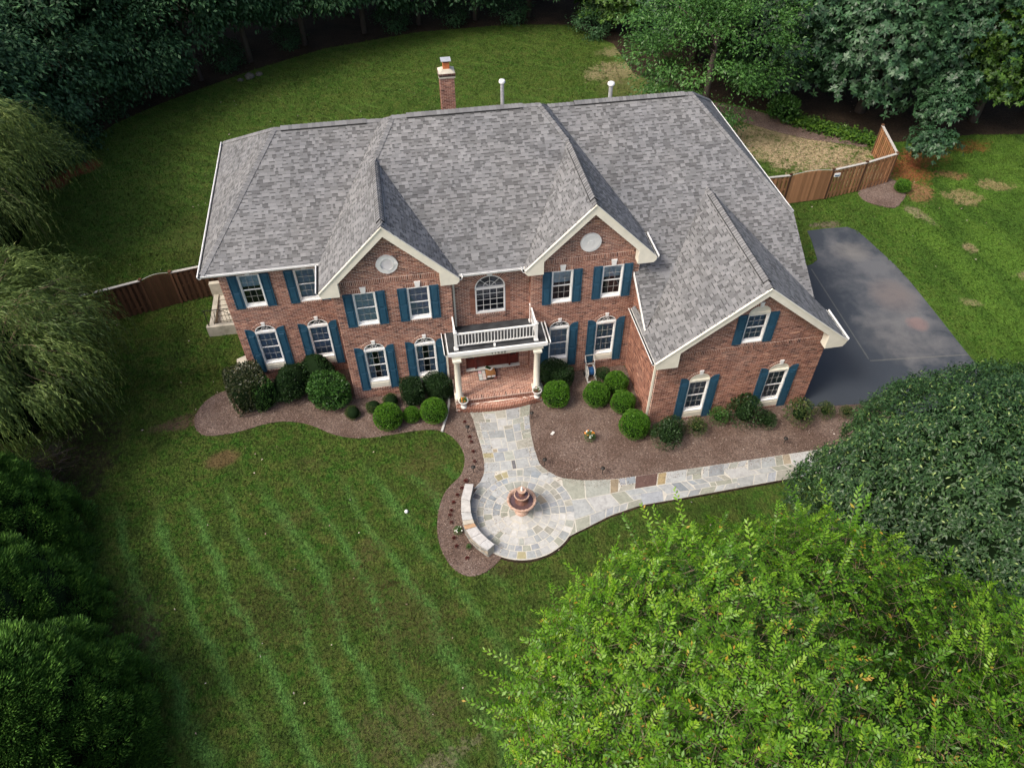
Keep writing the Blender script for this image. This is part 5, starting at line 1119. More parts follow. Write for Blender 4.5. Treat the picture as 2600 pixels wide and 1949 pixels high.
flower_clump('flower_clump', 11.9, -3.75, .10, 'pink flowers against the brick by the first wing window', ['petal_pink'], 4)
# urns
for x, y, lab, ms in ((4.37, -1.42, 'white urn with orange and yellow flowers at the left porch column', ['petal_orange', 'leaf_lime']), (7.42, -1.38, 'white urn with dark red flowers at the right porch column', ['petal_red', 'petal_white'])):
    u = thing('urn', lab, 'urn', (x, y, .265), 'white flower urns on the porch step', world=True)
    b = MB(); b.lathe((x, y, .265), [(.13, 0), (.13, .03), (.10, .05), (.06, .09), (.06, .12), (.12, .18), (.165, .26), (.17, .32), (.205, .36), (.205, .39), (.17, .385), (.155, .33), (.01, .33)], 22); b.build('bowl', 'urn', u, smooth=True)
    b = MB(); b.lathe((x, y, .265), [(.155, .335), (.01, .345)], 18); b.build('soil', 'mulch', u)
    pl = thing('urn_flowers', lab.replace('white urn with ', 'bunch of ').replace(' at the', ' in the urn at the'), 'flowers', (x, y, .60)); link('foliage', ros3[0], pl); pl.scale = (.14, .14, .09); pl.location = (x, y, .60)
    for m_ in ms: flowers(pl, [(random.uniform(-.9, .9), random.uniform(-.9, .9), random.uniform(.9, 1.9)) for _ in range(11)], .2, m_)
# hose reel cart
hr = thing('hose_reel', 'grey plastic hose reel cart with blue hose standing at the bay wall', 'hose reel', (9.94, -.45, .03), world=True)
b = MB()
for x in (9.75, 10.12): b.bar((x, -.25, .05), (x, -.28, .75), .035, .035); b.bar((x, -.25, .75), (x, -.05, .95), .03, .03); b.bar((x, -.78, .06), (x, -.22, .06), .04, .04); b.bar((x, -.78, .06), (x, -.35, .55), .03, .03)
b.bar((9.75, -.05, .95), (10.12, -.05, .95), .035, .035); b.bar((9.73, -.80, .07), (10.14, -.80, .07), .06, .06); b.bar((9.75, -.25, .62), (10.12, -.25, .62), .03, .03); b.build('cart_frame', 'plastic', hr)
for x in (9.79, 10.07):
    b = MB(); P0 = Vector((x, -.42, .36)); pts = [P0+Vector((0, math.cos(t)*.24, math.sin(t)*.24)) for t in [2*PI*k/20 for k in range(21)]]; b.tube(pts, .022, 6, caps=False)
    for k in range(4): t = PI*k/4; b.bar(P0-Vector((0, math.cos(t), math.sin(t)))*.23, P0+Vector((0, math.cos(t), math.sin(t)))*.23, .02, .02)
    b.build('reel_disc', 'plastic', hr)
b = MB()
for k in range(9): x = 9.82+k*.027; b.tube([(x, -.42+math.cos(t)*.17, .36+math.sin(t)*.17) for t in [2*PI*j/16 for j in range(17)]], .015, 6, caps=False)
b.build('hose', 'hose', hr)
for x in (9.70, 10.17): b = MB(); b.tube([(x-.02, -.3, .12), (x+.02, -.3, .12)], .1, 14); b.build('wheel', 'iron', hr)
# small path lights
pl0 = None
for i, (x, y, lab) in enumerate(((4.36, -2.62, 'black path light in the mulch left of the walk, nearer the porch'), (4.32, -4.65, 'black path light left of the walk near the round court'), (7.02, -2.35, 'black path light right of the walk near the porch steps'), (7.06, -4.77, 'black path light at the curve where the side path leaves the court'), (9.15, -5.56, 'black path light at the upper edge of the side path'), (16.56, -5.38, 'black path light in the mulch before the wing, nearest the dark tree'))):
    if pl0 is None:
        o = pl0 = thing('path_light', lab, 'path light', (x, y, .03), 'black path lights along the walk')
        b = MB(); b.tube([(0, 0, 0), (0, 0, .36)], .012, 6); b.build('stem', 'iron', o); b = MB(); b.lathe((0, 0, .36), [(.09, 0), (.085, .02), (.03, .06), (.005, .07)], 12); b.build('shade', 'iron', o); b = MB(); b.tube([(0, 0, .30), (0, 0, .36)], .028, 8); b.build('lens', 'plastic', o)
    else: copy_tree(pl0, (x, y, .03), i, label=lab)
# fountain
fo = thing('fountain', 'three tiered pinkish stone fountain in the middle of the round flagstone court', 'fountain', (5.82, -6.70, .05), world=True)
c = (5.82, -6.68, .05)
b = MB(); b.lathe(c, [(.26, 0), (.26, .05), (.2, .07), (.14, .12), (.12, .22), (.16, .32), (.12, .36)], 24); b.build('pedestal', 'fountain', fo, smooth=True)
b = MB(); b.lathe(c, [(.1, .36), (.22, .40), (.40, .50), (.50, .62), (.535, .68), (.53, .73), (.50, .75), (.46, .74), (.42, .66), (.39, .60)], 40, lobes=20, amp=.018); bowl = b.build('lower_bowl', 'fountain', fo, smooth=True)
b = MB(); b.lathe(c, [(.42, .655), (.01, .655)], 30); b.build('water', 'water', bowl)
b = MB(); b.lathe(c, [(.30, .56), (.26, .64), (.20, .70), (.16, .80), (.10, .86)], 24); b.build('middle_stem', 'fountain_dark', fo, smooth=True)
b = MB(); b.lathe(c, [(.08, .86), (.18, .90), (.26, .97), (.285, 1.03), (.28, 1.06), (.25, 1.06), (.22, 1.0)], 32, lobes=16, amp=.02); ub = b.build('upper_bowl', 'fountain', fo, smooth=True)
b = MB(); b.lathe(c, [(.235, 1.02), (.01, 1.02)], 24); b.build('water', 'water', ub)
b = MB(); b.lathe(c, [(.13, .98), (.10, 1.1), (.06, 1.16), (.05, 1.2)], 18); b.build('upper_stem', 'fountain_dark', fo, smooth=True)
b = MB(); b.lathe(c, [(.05, 1.19), (.12, 1.22), (.165, 1.28), (.16, 1.31), (.13, 1.29), (.10, 1.27), (.01, 1.27)], 24, lobes=12, amp=.03); b.build('top_bowl', 'fountain', fo, smooth=True)
b = MB(); b.lathe(c, [(.04, 1.27), (.05, 1.33), (.025, 1.37), (.045, 1.41), (.03, 1.46), (.005, 1.5)], 12); b.build('finial', 'white', fo, smooth=True)
# curved seat wall
sw = thing('seat_wall', 'low curved stone seat wall capped with pale slabs round the left side of the court', 'stone wall', (3.8, -7, .03), world=True)
outer = [(3.92, -5.42), (3.69, -6.06), (3.60, -6.76), (3.63, -7.25), (3.78, -7.70), (4.05, -8.10), (4.32, -8.38)]; inner = [(4.22, -5.50), (3.99, -6.22), (3.95, -6.82), (4.02, -7.22), (4.16, -7.58), (4.36, -7.90), (4.59, -8.18)]
def lerp(p, t): k = min(int(t*(len(p)-1)), len(p)-2); f = t*(len(p)-1)-k; return (p[k][0]*(1-f)+p[k+1][0]*f, p[k][1]*(1-f)+p[k+1][1]*f)
b = MB()
for i in range(12):
    a0, a1, c0, c1_ = lerp(outer, i/12), lerp(outer, (i+1)/12), lerp(inner, i/12), lerp(inner, (i+1)/12)
    sh = lambda p, q: (p[0]*.93+q[0]*.07, p[1]*.93+q[1]*.07)
    q = [sh(a0, c0), sh(a1, c1_), sh(c1_, a1), sh(c0, a0)]; b.hexa([(x, y, 0) for x, y in q][::-1]+[(x, y, .43) for x, y in q][::-1])
b.build('wall_core', 'joint', sw)
for r_ in range(5):
    t = 0.
    while t < 1:
        w = random.uniform(.05, .12); a0, a1, c0, c1_ = lerp(outer, t+.003), lerp(outer, min(t+w, 1)-.003), lerp(inner, t+.003), lerp(inner, min(t+w, 1)-.003)
        for (p, p2, s0_, s1_) in ((a0, a1, c0, c1_), (c0, c1_, a0, a1)):
            mix_ = lambda u, v, f: (u[0]+(v[0]-u[0])*f, u[1]+(v[1]-u[1])*f); e = random.uniform(0.0, .05)
            q = [mix_(p, s0_, e), mix_(p2, s1_, e), mix_(p2, s1_, .13), mix_(p, s0_, .13)]
            ar = sum(q[i][0]*q[(i+1) % 4][1]-q[(i+1) % 4][0]*q[i][1] for i in range(4)); q = q if ar > 0 else q[::-1]
            b = MB(); b.hexa([(x, y, .01+r_*.085) for x, y in q]+[(x, y, .01+r_*.085+.076) for x, y in q]); o = b.build('wall_stone', 'flag', sw); k = random.choice(((.30, .30, .28), (.22, .22, .21), (.38, .33, .26), (.26, .25, .23))); o.color = (*k, 1)
        t += w
ts = [0, .17, .31, .42, .49, .56, .70, .84, 1.]
for i in range(8):
    a0, a1, c0, c1_ = lerp(outer, ts[i]+.003), lerp(outer, ts[i+1]-.003), lerp(inner, ts[i]+.003), lerp(inner, ts[i+1]-.003)
    q = [a0, a1, c1_, c0]; ar = sum(q[k][0]*q[(k+1) % 4][1]-q[(k+1) % 4][0]*q[k][1] for k in range(4)); q = q if ar > 0 else q[::-1]
    b = MB(); b.hexa([(x, y, .44) for x, y in q]+[(x, y, .495) for x, y in q]); o = b.build('cap_stone', 'flag', sw); o.color = ((.46, .45, .43, 1), (.47, .46, .43, 1), (.44, .44, .42, 1), (.47, .43, .35, 1), (.42, .27, .16, 1), (.46, .45, .43, 1), (.48, .47, .45, 1), (.45, .45, .44, 1))[i]
# white bag-like scrap on the lawn, golf-ball sized litter left out
b = MB(); b.ball((1.65, -5.98, .05), .075, 8, 5); o = b.build('white_scrap', 'white'); o.scale = (1, 1, 1); tag(o, 'small white scrap lying alone on the front lawn', 'litter')
b = MB(); b.box((-.09, -.05, 0), (.09, .05, .03)); o = b.build('pale_stone', 'urn'); o.location = (7.7, -3.26, .035); o.rotation_euler = (0, 0, .8); tag(o, 'small pale stone in the mulch right of the walk', 'stone')
b = MB(); b.lathe((18.35, -3.82, .02), [(.17, 0), (.16, .1), (.13, .14), (.01, .145)], 4); o = b.build('utility_box', mat('utility_green', (.03, .09, .06), .6)); tag(o, 'low green utility cover at the corner between wing and drive', 'utility box')
# walkout stairwell and window well at the left side
aw = thing('stairwell', 'cast concrete basement stairwell on the left side of the house', 'stairwell', (-5.4, 6.4, 0), world=True)
b = MB(); b.box((-6.42, 5.02, -.1), (-4.27, 5.24, .55)); b.build('front_wall', 'concrete', aw)
b = MB(); b.box((-6.35, 5.24, -.1), (-6.13, 7.9, .42)); b.build('side_wall', 'concrete', aw)
b = MB(); b.box((-6.42, 7.5, -.1), (-4.27, 7.72, 1.05)); b.build('rear_wall', 'concrete', aw)
for k in range(7): b = MB(); b.box((-6.12, 5.25+k*.32, -.1), (-4.27, 5.56+k*.32, .05+k*.05)); b.build('step', 'concrete', aw)
ir = thing('iron_railing', 'thin black iron railing standing on the concrete stairwell wall', 'railing', (-5.4, 5.1, .55), world=True)
b = MB(); b.bar((-6.38, 5.13, 1.42), (-4.3, 5.13, 1.42), .025, .025); b.bar((-6.05, 5.13, .66), (-4.3, 5.13, .66), .02, .02); b.tube([(-6.05, 5.13, .60), (-5.95, 5.4, 1.1), (-5.6, 5.5, 1.0), (-5.0, 5.3, .66)], .014, 5); b.build('rail', 'iron', ir)
for k in range(13): x = -6.05+k*.145; b = MB(); b.bar((x, 5.13, .66), (x, 5.13, 1.42), .013, .013); b.build('baluster', 'iron', ir)
for x in (-6.30, -4.34): b = MB(); b.bar((x, 5.13, .5), (x, 5.13, 1.42), .03, .03); b.build('post', 'iron', ir)
b = MB(); b.hexa([(-4.27, 2.15, 0), (-4.92, 2.3, 0), (-5.0, 2.9, 0), (-4.27, 3.25, 0), (-4.27, 2.15, .42), (-4.90, 2.32, .42), (-4.97, 2.88, .42), (-4.27, 3.22, .42)][::1]); o = b.build('window_well', 'concrete'); tag(o, 'cream rounded window well cover behind the square holly', 'window well')

# ---------------------------------------------------------------- fences
def fence(name, label, pts, boards_mt, gate=None, caps_on=None, both=True, h=1.78, loc=None):
    t_ = thing(name, label, 'fence', (*pts[0], 0), world=True)
    for s in range(len(pts)-1):
        a, b_ = Vector((*pts[s], 0)), Vector((*pts[s+1], 0)); d = (b_-a); L = d.length; d.normalize(); nn = Vector((-d.y, d.x, 0)); isg = gate is not None and s in gate
        if nn.y > 0: nn = -nn      # towards the viewer's side
        for k in range(2 if s == 0 else 1):
            p = a if (k == 0 and s == 0) else b_; b = MB(); b.box((p.x-.055, p.y-.055, 0), (p.x+.055, p.y+.055, h+.06)); b.box((p.x-.07, p.y-.07, h+.061), (p.x+.07, p.y+.07, h+.10)); b.build('post', 'cedar_dark', t_)
        for z in (.35, .95, 1.55):
            b = MB(); b.bar(a+Vector((0, 0, z)), b_+Vector((0, 0, z)), .035, .085); b.build('rail', boards_mt, t_)
        n_ = max(1, int(L/.122)); w = L/n_
        for i in range(n_):
            u = (i+.5)/n_; hh = h+(.13*math.sin(PI*u) if isg else 0)+random.uniform(-.008, .008)
            side = .035 if (i % 2 == 0 or isg) else -.035
            c = a+d*(L*u)+nn*side; b = MB(); wd = w*(.52 if isg else .60); x = d*wd*.93 if not isg else d*w*.48; th = nn*.009
            lo = .03+random.uniform(0, .015)
            q = [c-x-th, c+x-th, c+x+th, c-x+th]; b.hexa([v_+Vector((0, 0, lo)) for v_ in q]+[v_+Vector((0, 0, hh-.03)) for v_ in q]); b.build('board', boards_mt, t_)
        if not isg: b = MB(); b.bar(a+Vector((0, 0, h+.012)), b_+Vector((0, 0, h+.012)), .14, .03); b.build('cap_rail', 'cap', t_)
        else: b = MB(); b.tube([a+d*(L*k/12)+Vector((0, 0, h+.0+.13*math.sin(PI*k/12))) for k in range(13)], .016, 5); b.build('gate_top', 'cap', t_)
    return t_
fr = fence('wooden_fence', 'sunlit cedar board fence with gate and pale cap rail right of the house', [(21.3, 10.5), (23.42, 10.52), (25.9, 10.62), (28.0, 11.0), (30.1, 11.58), (30.85, 14.6)], 'cedar', gate=(1,))
b = MB(); b.box((25.97, 10.50, 1.42), (26.3, 10.54, 1.62)); o = b.build('sign', 'white', fr); b = MB(); b.box((26.0, 10.494, 1.46), (26.27, 10.499, 1.52)); b.build('sign_print', 'hose', o)
fence('wooden_fence', 'board fence in shade-darkened colour with white cap and arched gate left of the house', [(-4.3, 8.15), (-6.5, 7.98), (-7.95, 7.72), (-9.2, 7.35), (-11.2, 6.8), (-13.2, 6.2)], 'cedar_dark', gate=(2,))

# ================================================================ TREES
def merge(parts):
    V = []; F = []; T = []; o = 0
    for v, f, t in parts: V.append(v); F.append(f+o); T.append(t); o += len(v)
    return np.concatenate(V), np.concatenate(F), np.concatenate(T)
def crown_clumps(rng, n, Rr, lo=.55, squash_bottom=.85, lump=.18):
    D = rnd3(rng, n); D[:, 2] = np.where(D[:, 2] < -squash_bottom, -D[:, 2]*.7, D[:, 2]); K = rnd3(rng, 9); s = np.max(np.clip((D@K.T-.55)/.45, 0, 1), 1)
    rad = rng.uniform(lo, 1, n)**.6*(1-lump+lump*1.6*s); return D*rad[:, None]*np.array(Rr), D
def crown_mesh(name, seed, Rr, nc, per, cr, L, Wd, mt, droop=.25, whorl=False, core=True, tint=(2, 2.2), flat=.55):
    rng = np.random.default_rng(seed); C, D = crown_clumps(rng, nc, Rr); sizes = rng.uniform(.6, 1.35, nc)*cr; ct = rng.normal(0, .11, nc)
    idx = np.repeat(np.arange(nc), per); n = len(idx)
    if whorl:
        nw = max(1, per//7); idx = np.repeat(np.arange(nc), nw*7); n = len(idx); wi = np.repeat(np.arange(nc*nw), 7)
        off = rng.normal(0, .55, (nc*nw, 3))*np.array([1, 1, flat]); Pw = C[np.repeat(np.arange(nc), nw)]+off*sizes[np.repeat(np.arange(nc), nw)][:, None]
        ax = unit(D[np.repeat(np.arange(nc), nw)]*.7+np.array([0, 0, .8])+rng.normal(0, .25, (nc*nw, 3))); a = np.tile(np.arange(7)*2*PI/7, nc*nw)+rng.uniform(0, 1, n)
        A = ax[wi]; X = unit(np.cross(A, rng.normal(size=(1, 3)))); Y = np.cross(A, X); d = X*np.cos(a)[:, None]+Y*np.sin(a)[:, None]; d = unit(d-A*rng.uniform(-.3, .45, n)[:, None]); P = Pw[wi]; Nn = A
    else:
        off = rng.normal(0, .5, (n, 3))*np.array([1, 1, flat]); P = C[idx]+off*sizes[idx][:, None]; out = unit(off+D[idx]*.6); d = unit(out+rng.normal(0, .5, (n, 3))-np.array([0, 0, droop])); Nn = unit(D[idx]*.4+np.array([0, 0, 1])+rng.normal(0, .4, (n, 3)))
    V, F = leaves(P, d, Nn, L*rng.uniform(.7, 1.25, n), Wd*rng.uniform(.75, 1.2, n)); t = np.clip(rng.beta(*tint, n)*.75+.12+ct[idx], 0, 1)
    return npmesh(name, V, F, t, mt)
def trunk_mesh(name, seed, h, r, Rr, zc, limbs=7):
    rg = random.Random(seed); b = MB(); lean = rg.uniform(-.06, .06)*h; pts = [(0, 0, -.1), (lean*.3, 0, h*.3), (lean*.7, lean*.3, h*.65), (lean, lean*.4, h)]; b.tube(pts, [r*1.35, r, r*.8, r*.55], 9)
    for k in range(limbs):
        t = rg.uniform(.45, 1); z = h*t; a = 2*PI*k/limbs+rg.uniform(-.4, .4); l = rg.uniform(.45, .85); e = (math.cos(a)*Rr[0]*l, math.sin(a)*Rr[1]*l, zc+Rr[2]*rg.uniform(-.3, .6)); s = (lean*t, lean*.4*t, z)
        m_ = tuple(s[i]*.5+e[i]*.5+(0, 0, .25*Rr[2]*.4)[i] for i in range(3)); b.tube([s, m_, e], [r*.45, r*.28, r*.08], 6)
    me = bpy.data.meshes.new(name); me.from_pydata(b.v, [], b.f); me.polygons.foreach_set('use_smooth', [True]*len(b.f)); me.materials.append(MT['bark']); return me
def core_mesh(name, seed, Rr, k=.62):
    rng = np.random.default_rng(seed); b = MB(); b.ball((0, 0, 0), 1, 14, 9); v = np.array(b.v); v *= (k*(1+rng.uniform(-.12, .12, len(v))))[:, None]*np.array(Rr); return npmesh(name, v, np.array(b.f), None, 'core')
# variants of the woodland trees
WV = []
for i in range(5):
    Rr = [(3.6, 3.6, 4.2), (3.0, 3.0, 4.6), (4.2, 4.0, 3.8), (3.2, 3.4, 5.0), (3.8, 3.6, 4.4)][i]
    WV.append((crown_mesh('crown', 100+i, Rr, 190, 85, 1.0, .27, .13, 'leaf_wood', flat=.4, droop=.5), trunk_mesh('trunk', 200+i, 8.5, .15, Rr, 8.5), Rr))
def tree(name, x, y, crown, trunk, zc, sc, rz, label, group=None):
    o = thing(name, label, 'tree', (x, y, 0), group); o.rotation_euler = (0, 0, rz); o.scale = (sc, sc, sc)
    link('trunk', trunk, o); c_ = link('crown', crown, o); c_.location = (0, 0, zc); return o
row1 = [(-19.5, 15.5), (-18.6, 19.0), (-17.8, 22.6), (-15.8, 26.8), (-12.8, 29.9), (-9.6, 31.8), (-6.4, 34.2), (-2.6, 36.4), (1.8, 37.8), (6.0, 38.6), (10.4, 38.8), (14.6, 38.6), (18.6, 37.9)]
tn = 0
for k, (x, y) in enumerate(row1):
    v = WV[k % 5]; tree('woodland_tree', x, y, v[0], v[1], random.uniform(5.0, 6.0), random.uniform(1.0, 1.18), random.uniform(0, 6), f'dark tree edging the back lawn, {ordn[k]} from the left in front row', 'woodland trees behind the back lawn')
row2 = [(-24, 18), (-22.5, 23), (-20.5, 28), (-17.5, 32), (-13.5, 35), (-9, 37.5), (-4.5, 40), (.5, 42), (5.5, 43), (11, 43.5), (16.5, 43), (-28, 24), (-25, 31), (-20, 38), (-13, 42), (-5, 46), (3, 48), (11, 49), (19, 48)]
for k, (x, y) in enumerate(row2):
    v = WV[(k*3+1) % 5]; tree('woodland_tree', x, y, v[0], v[1], random.uniform(6.2, 7.2), random.uniform(1.15, 1.35), random.uniform(0, 6), f'dark tree {"in the second row of" if k < 11 else "farthest back in"} the wood behind the lawn, {ordn[k if k < 11 else k-11]} from the left', 'deeper woodland trees behind the back lawn')
# understorey along the wood edge
und = crown_mesh('foliage', 300, (1.6, 1.6, 1.3), 45, 60, .6, .18, .09, 'leaf_wood', flat=.6)
for k, (x, y, s_) in enumerate([(-19.5, 17.5, 1.3), (-18.9, 21, 1.5), (-17, 25, 1.3), (-16.2, 23.2, 1.1), (-14.8, 28.6, 1.2), (-11.5, 31.0, .8), (-8, 33.8, .8), (-3.8, 36.6, .7), (4, 38.6, .9), (8.5, 39, .9), (13, 38.6, 1.0)]):
    o = thing('undergrowth_bush', f'dark undergrowth bush at the wood edge, {ordn[k]} from the left', 'bush', (x, y, .9*s_), 'undergrowth bushes along the wood edge'); o.scale = (s_, s_, s_); link('foliage', und, o)
# right hand group of large trees
OV = [(crown_mesh('crown', 400+i, Rr, 240, 112, .95, .27, .13, mt_, whorl=True, flat=.45), trunk_mesh('trunk', 410+i, 9, .24, Rr, 8.5, 9), Rr) for i, (Rr, mt_) in enumerate((((4.6, 4.4, 5.0), 'leaf_oak'), ((4.2, 4.2, 4.6), 'leaf_oak'), ((4.0, 4.0, 4.8), 'leaf_lime')))]
MV = (crown_mesh('crown', 430, (5.2, 4.8, 4.3), 260, 100, 1.0, .20, .10, 'leaf_rhodo', flat=.35, droop=.1), trunk_mesh('trunk', 431, 6, .2, (5, 4.6, 4.6), 5.5, 9))
tree('spreading_tree', 22.3, 20.6, MV[0], MV[1], 4.7, 1.0, .4, 'broad mid green tree overhanging the back lawn, leftmost of the large right hand trees')
for k, (x, y, v, s_, zc, lab) in enumerate(((28.2, 23.0, 0, 1.05, 5.6, 'dark broad-leaved tree directly behind the straw coloured bank'), (32.6, 19.6, 1, 1.05, 5.6, 'dark broad-leaved tree with low branches just behind the fence corner'), (36.6, 18.2, 0, .95, 6.6, 'dark broad-leaved tree with thick trunk right of the fence corner'),
    (39.0, 17.2, 2, .9, 5.6, 'lighter yellow-green tree at the right edge above the lawn'), (43, 17.5, 2, 1.0, 6., 'lighter green tree in the upper right corner'), (30.5, 27, 2, 1.05, 6.5, 'yellow-green tree among the dark trees at the top right'), (24.5, 28.5, 1, 1.15, 6.0, 'dark tree behind the broad tree overhanging the lawn'), (36.5, 24, 0, 1.15, 7, 'tall dark tree at the back of the right hand group'), (20.5, 35, 2, .85, 4.6, 'lighter green tree at the far right end of the back lawn'), (43, 25, 1, 1.2, 7, 'tall dark tree farthest right at the back'), (30, 35, 0, 1.2, 7, 'tall dark tree behind the yellow-green tree'), (48, 15, 1, 1.1, 7, 'dark tree beyond the right edge of the side lawn'))):
    tree('broadleaf_tree', x, y, OV[v][0], OV[v][1], zc, s_, k*1.3, lab)
low = crown_mesh('low_bough', 440, (1.7, 1.3, 1.1), 30, 84, .6, .26, .13, 'leaf_oak', whorl=True)
bt = [o for o in COL.objects if o.name.startswith('broadleaf_tree')][2]
for px_, py_, pz_, sc_ in ((32.7, 12.2, 1.9, .8), (34.0, 14.0, 2.9, .9), (35.0, 15.4, 3.6, 1.0)):
    o = link('low_bough', low, bt); o.location = Matrix.Rotation(-bt.rotation_euler.z, 3, 'Z') @ ((Vector((px_, py_, pz_))-bt.location)/bt.scale.x); o.scale = (sc_, sc_, sc_)
for k, (x, y, s_, lab) in enumerate(((18.6, 34.5, .9, 'rounded shrub at the far right end of the back lawn'),)):
    o = thing('lawn_edge_shrub', lab, 'shrub', (x, y, .9)); o.scale = (s_, s_, s_); link('foliage', und, o)
sbush = shrub_proto('sbush', 1, 900, .24, .12, 'leaf_rhodo', 450, sq=(1, 1, .8), jit=.15, core=.6)
put_shrub('bank_shrub', sbush, 27.3, 19.6, .95, 'rounded glossy green shrub on the mulch bank behind the fence', z=0)
put_shrub('fence_corner_shrub', boxw2, 30.45, 10.6, (.42, .42, .36), 'low green clipped shrub in the small bed before the fence corner', z=0)
# leafy ground cover on the bank: nobody could count it
k = 2600; t = RNG.uniform(0, 1, k); gx = 27.6+3.9*t+RNG.normal(0, .35, k); gyy = 19.3-3.4*t+RNG.normal(0, .45, k); P = np.c_[gx, gyy, RNG.uniform(.05, .35, k)]
V, F = leaves(P, RNG.normal(size=(k, 3))*(1, 1, .3), np.c_[RNG.normal(0, .4, (k, 2)), np.ones(k)], .2, .12); tag(link('ground_cover', npmesh('ground_cover', V, F, RNG.uniform(.2, .9, k), 'leaf_lime')), 'bright leafy ground cover along the mulch bank', 'ground cover', kind='stuff')
# rocks at the wood edge
for k, (x, y, s_) in enumerate(((-6.3, 31.6, .35), (-5.7, 31.9, .25), (-6.9, 31.2, .2))):
    b = MB(); b.ball((0, 0, .3), 1, 9, 6); b.v = [(a*(1+random.uniform(-.15, .15)), c_*(1+random.uniform(-.15, .15)), max(e_*.7, 0)) for a, c_, e_ in b.v]; o = b.build('rock', 'rock'); o.location = (x, y, 0); o.scale = (s_, s_, s_); tag(o, ['largest pale rock', 'middle pale rock', 'smallest pale rock'][k]+' of the three at the wood edge', 'rock', 'pale rocks at the wood edge')

# foreground tree: sprays of paired leaflets on arching twigs
def spray_tree(seed, Rr, n, zmin):
    rng = np.random.default_rng(seed); D = rnd3(rng, n*3); D = D[D[:, 2] > zmin]; K = rnd3(rng, 60); K[:, 2] = np.abs(K[:, 2]); dd = D@K.T; s = np.max(np.clip((dd-.90)/.10, 0, 1), 1); keep = rng.random(len(D)) < .08+.92*s; D = D[keep][:n]; s = s[keep][:n]; n = len(D)
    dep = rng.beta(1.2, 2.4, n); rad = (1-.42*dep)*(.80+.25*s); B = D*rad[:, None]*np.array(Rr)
    tang = unit(np.cross(D, rng.normal(size=(n, 3)))); ax = unit(tang*1.0+D*rng.uniform(.0, 1.0, n)[:, None]+np.array([0, 0, .10])); ln = rng.uniform(.45, 1.2, n)*.72; m_ = 18; parts = []
    out = rng.random(n) < .03; ax = np.where(out[:, None], unit(D*np.array([1, 1, .7])+tang*.25), ax); ln = np.where(out, ln*1.6, ln); B = np.where(out[:, None], B*1.03, B)
    up_ = unit(D+np.array([0, -.25, .9])+rng.normal(0, .22, (n, 3))); X = unit(np.cross(ax, up_)); U = np.cross(X, ax)
    tt = rng.normal(.44, .12, n); old = rng.random(n) < .03; sg = .26
    for k in range(m_):
        f = (k+1)/m_; sgn = 1 if k % 2 else -1
        P = B+ax*(ln*f)[:, None]-np.array([0, 0, 1])*(ln*sg*f*f)[:, None]
        d = unit(ax*(.40+.75*f*f)+X*sgn*(1.05-.55*f*f)+U*rng.uniform(-.30, .15, n)[:, None]+rng.normal(0, .12, (n, 3))); L = .108*(1-.45*abs(f-.55))*rng.uniform(.75, 1.2, n)*(ln/.55)**.4
        V, F = leaves(P, d, U+rng.normal(0, .30, (n, 3)), L, L*.42, .12, .14); t = np.clip(tt+.16*(f-.4)+rng.normal(0, .04, n)-.42*dep, 0, .62); t = np.where((rng.random(n) < .008) | (old & (rng.random(n) < .35)), rng.uniform(.8, 1, n), t); parts.append((V, F, t))  # leaf tint darkens with depth, painting shade into the crown gaps
    w = .004; A = B-ax*.3; E = B+ax*ln[:, None]-np.array([0, 0, 1])*(ln*sg)[:, None]; V = np.stack([A-X*w, A+X*w, E+X*w*.4, E-X*w*.4], 1).reshape(-1, 3); V[:, 2] -= .01; tw = npmesh('twigs', V, np.arange(4*n).reshape(n, 4), None, 'twig')
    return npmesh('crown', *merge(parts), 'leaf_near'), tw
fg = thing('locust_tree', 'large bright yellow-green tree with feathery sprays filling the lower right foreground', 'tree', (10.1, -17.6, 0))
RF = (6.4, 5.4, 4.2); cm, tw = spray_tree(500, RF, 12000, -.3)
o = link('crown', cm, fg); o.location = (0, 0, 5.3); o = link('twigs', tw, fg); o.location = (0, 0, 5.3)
o = link('inner_foliage', crown_mesh('inner_foliage', 503, (4.7, 3.9, 3.0), 190, 70, 1.0, .14, .055, 'leaf_near', tint=(.9, 9)), fg); o.location = (0, 0, 5.1)  # leaf tint kept dark to paint the shade inside the crown
link('trunk', trunk_mesh('trunk', 501, 5, .26, (5, 4.4, 3.2), 5.2, 14), fg)
# dark glossy pear
def cluster_tree(seed, Rr, nc, per, mt, L, Wd):
    rng = np.random.default_rng(seed); D = rnd3(rng, nc); D[:, 2] = np.abs(D[:, 2])*1.0-.25*(rng.random(nc) < .3); D = unit(D); K = rnd3(rng, 46); K[:, 2] = np.abs(K[:, 2]); s = np.max(np.clip((D@K.T-.90)/.10, 0, 1), 1); rad = (1-.22*rng.beta(1, 2.2, nc))*(.84+.22*s)
    C = D*rad[:, None]*np.array(Rr); idx = np.repeat(np.arange(nc), per); n = len(idx); ax = unit(D[idx]+np.array([0, 0, .5])); a = rng.uniform(0, 2*PI, n); X = unit(np.cross(ax, rng.normal(size=(n, 3)))); d = unit(X+ax*rng.uniform(-.2, .9, n)[:, None]-np.array([0, 0, .35])); P = C[idx]+rng.normal(0, .07, (n, 3))
    V, F = leaves(P, d, ax+rng.normal(0, .3, (n, 3)), L*rng.uniform(.75, 1.2, n), Wd*rng.uniform(.8, 1.2, n), .32, .22); ct = rng.normal(0, .06, nc)
    t = np.clip(.22+ct[idx]+rng.normal(0, .09, n)+.25*np.clip((P[:, 0]/Rr[0]+P[:, 1]/Rr[1])*.5, 0, 1)*(rng.random(n) < .35), 0, 1); t = np.where(rng.random(n) < .05, rng.uniform(.7, 1, n), t); return npmesh('crown', V, F, t, mt)
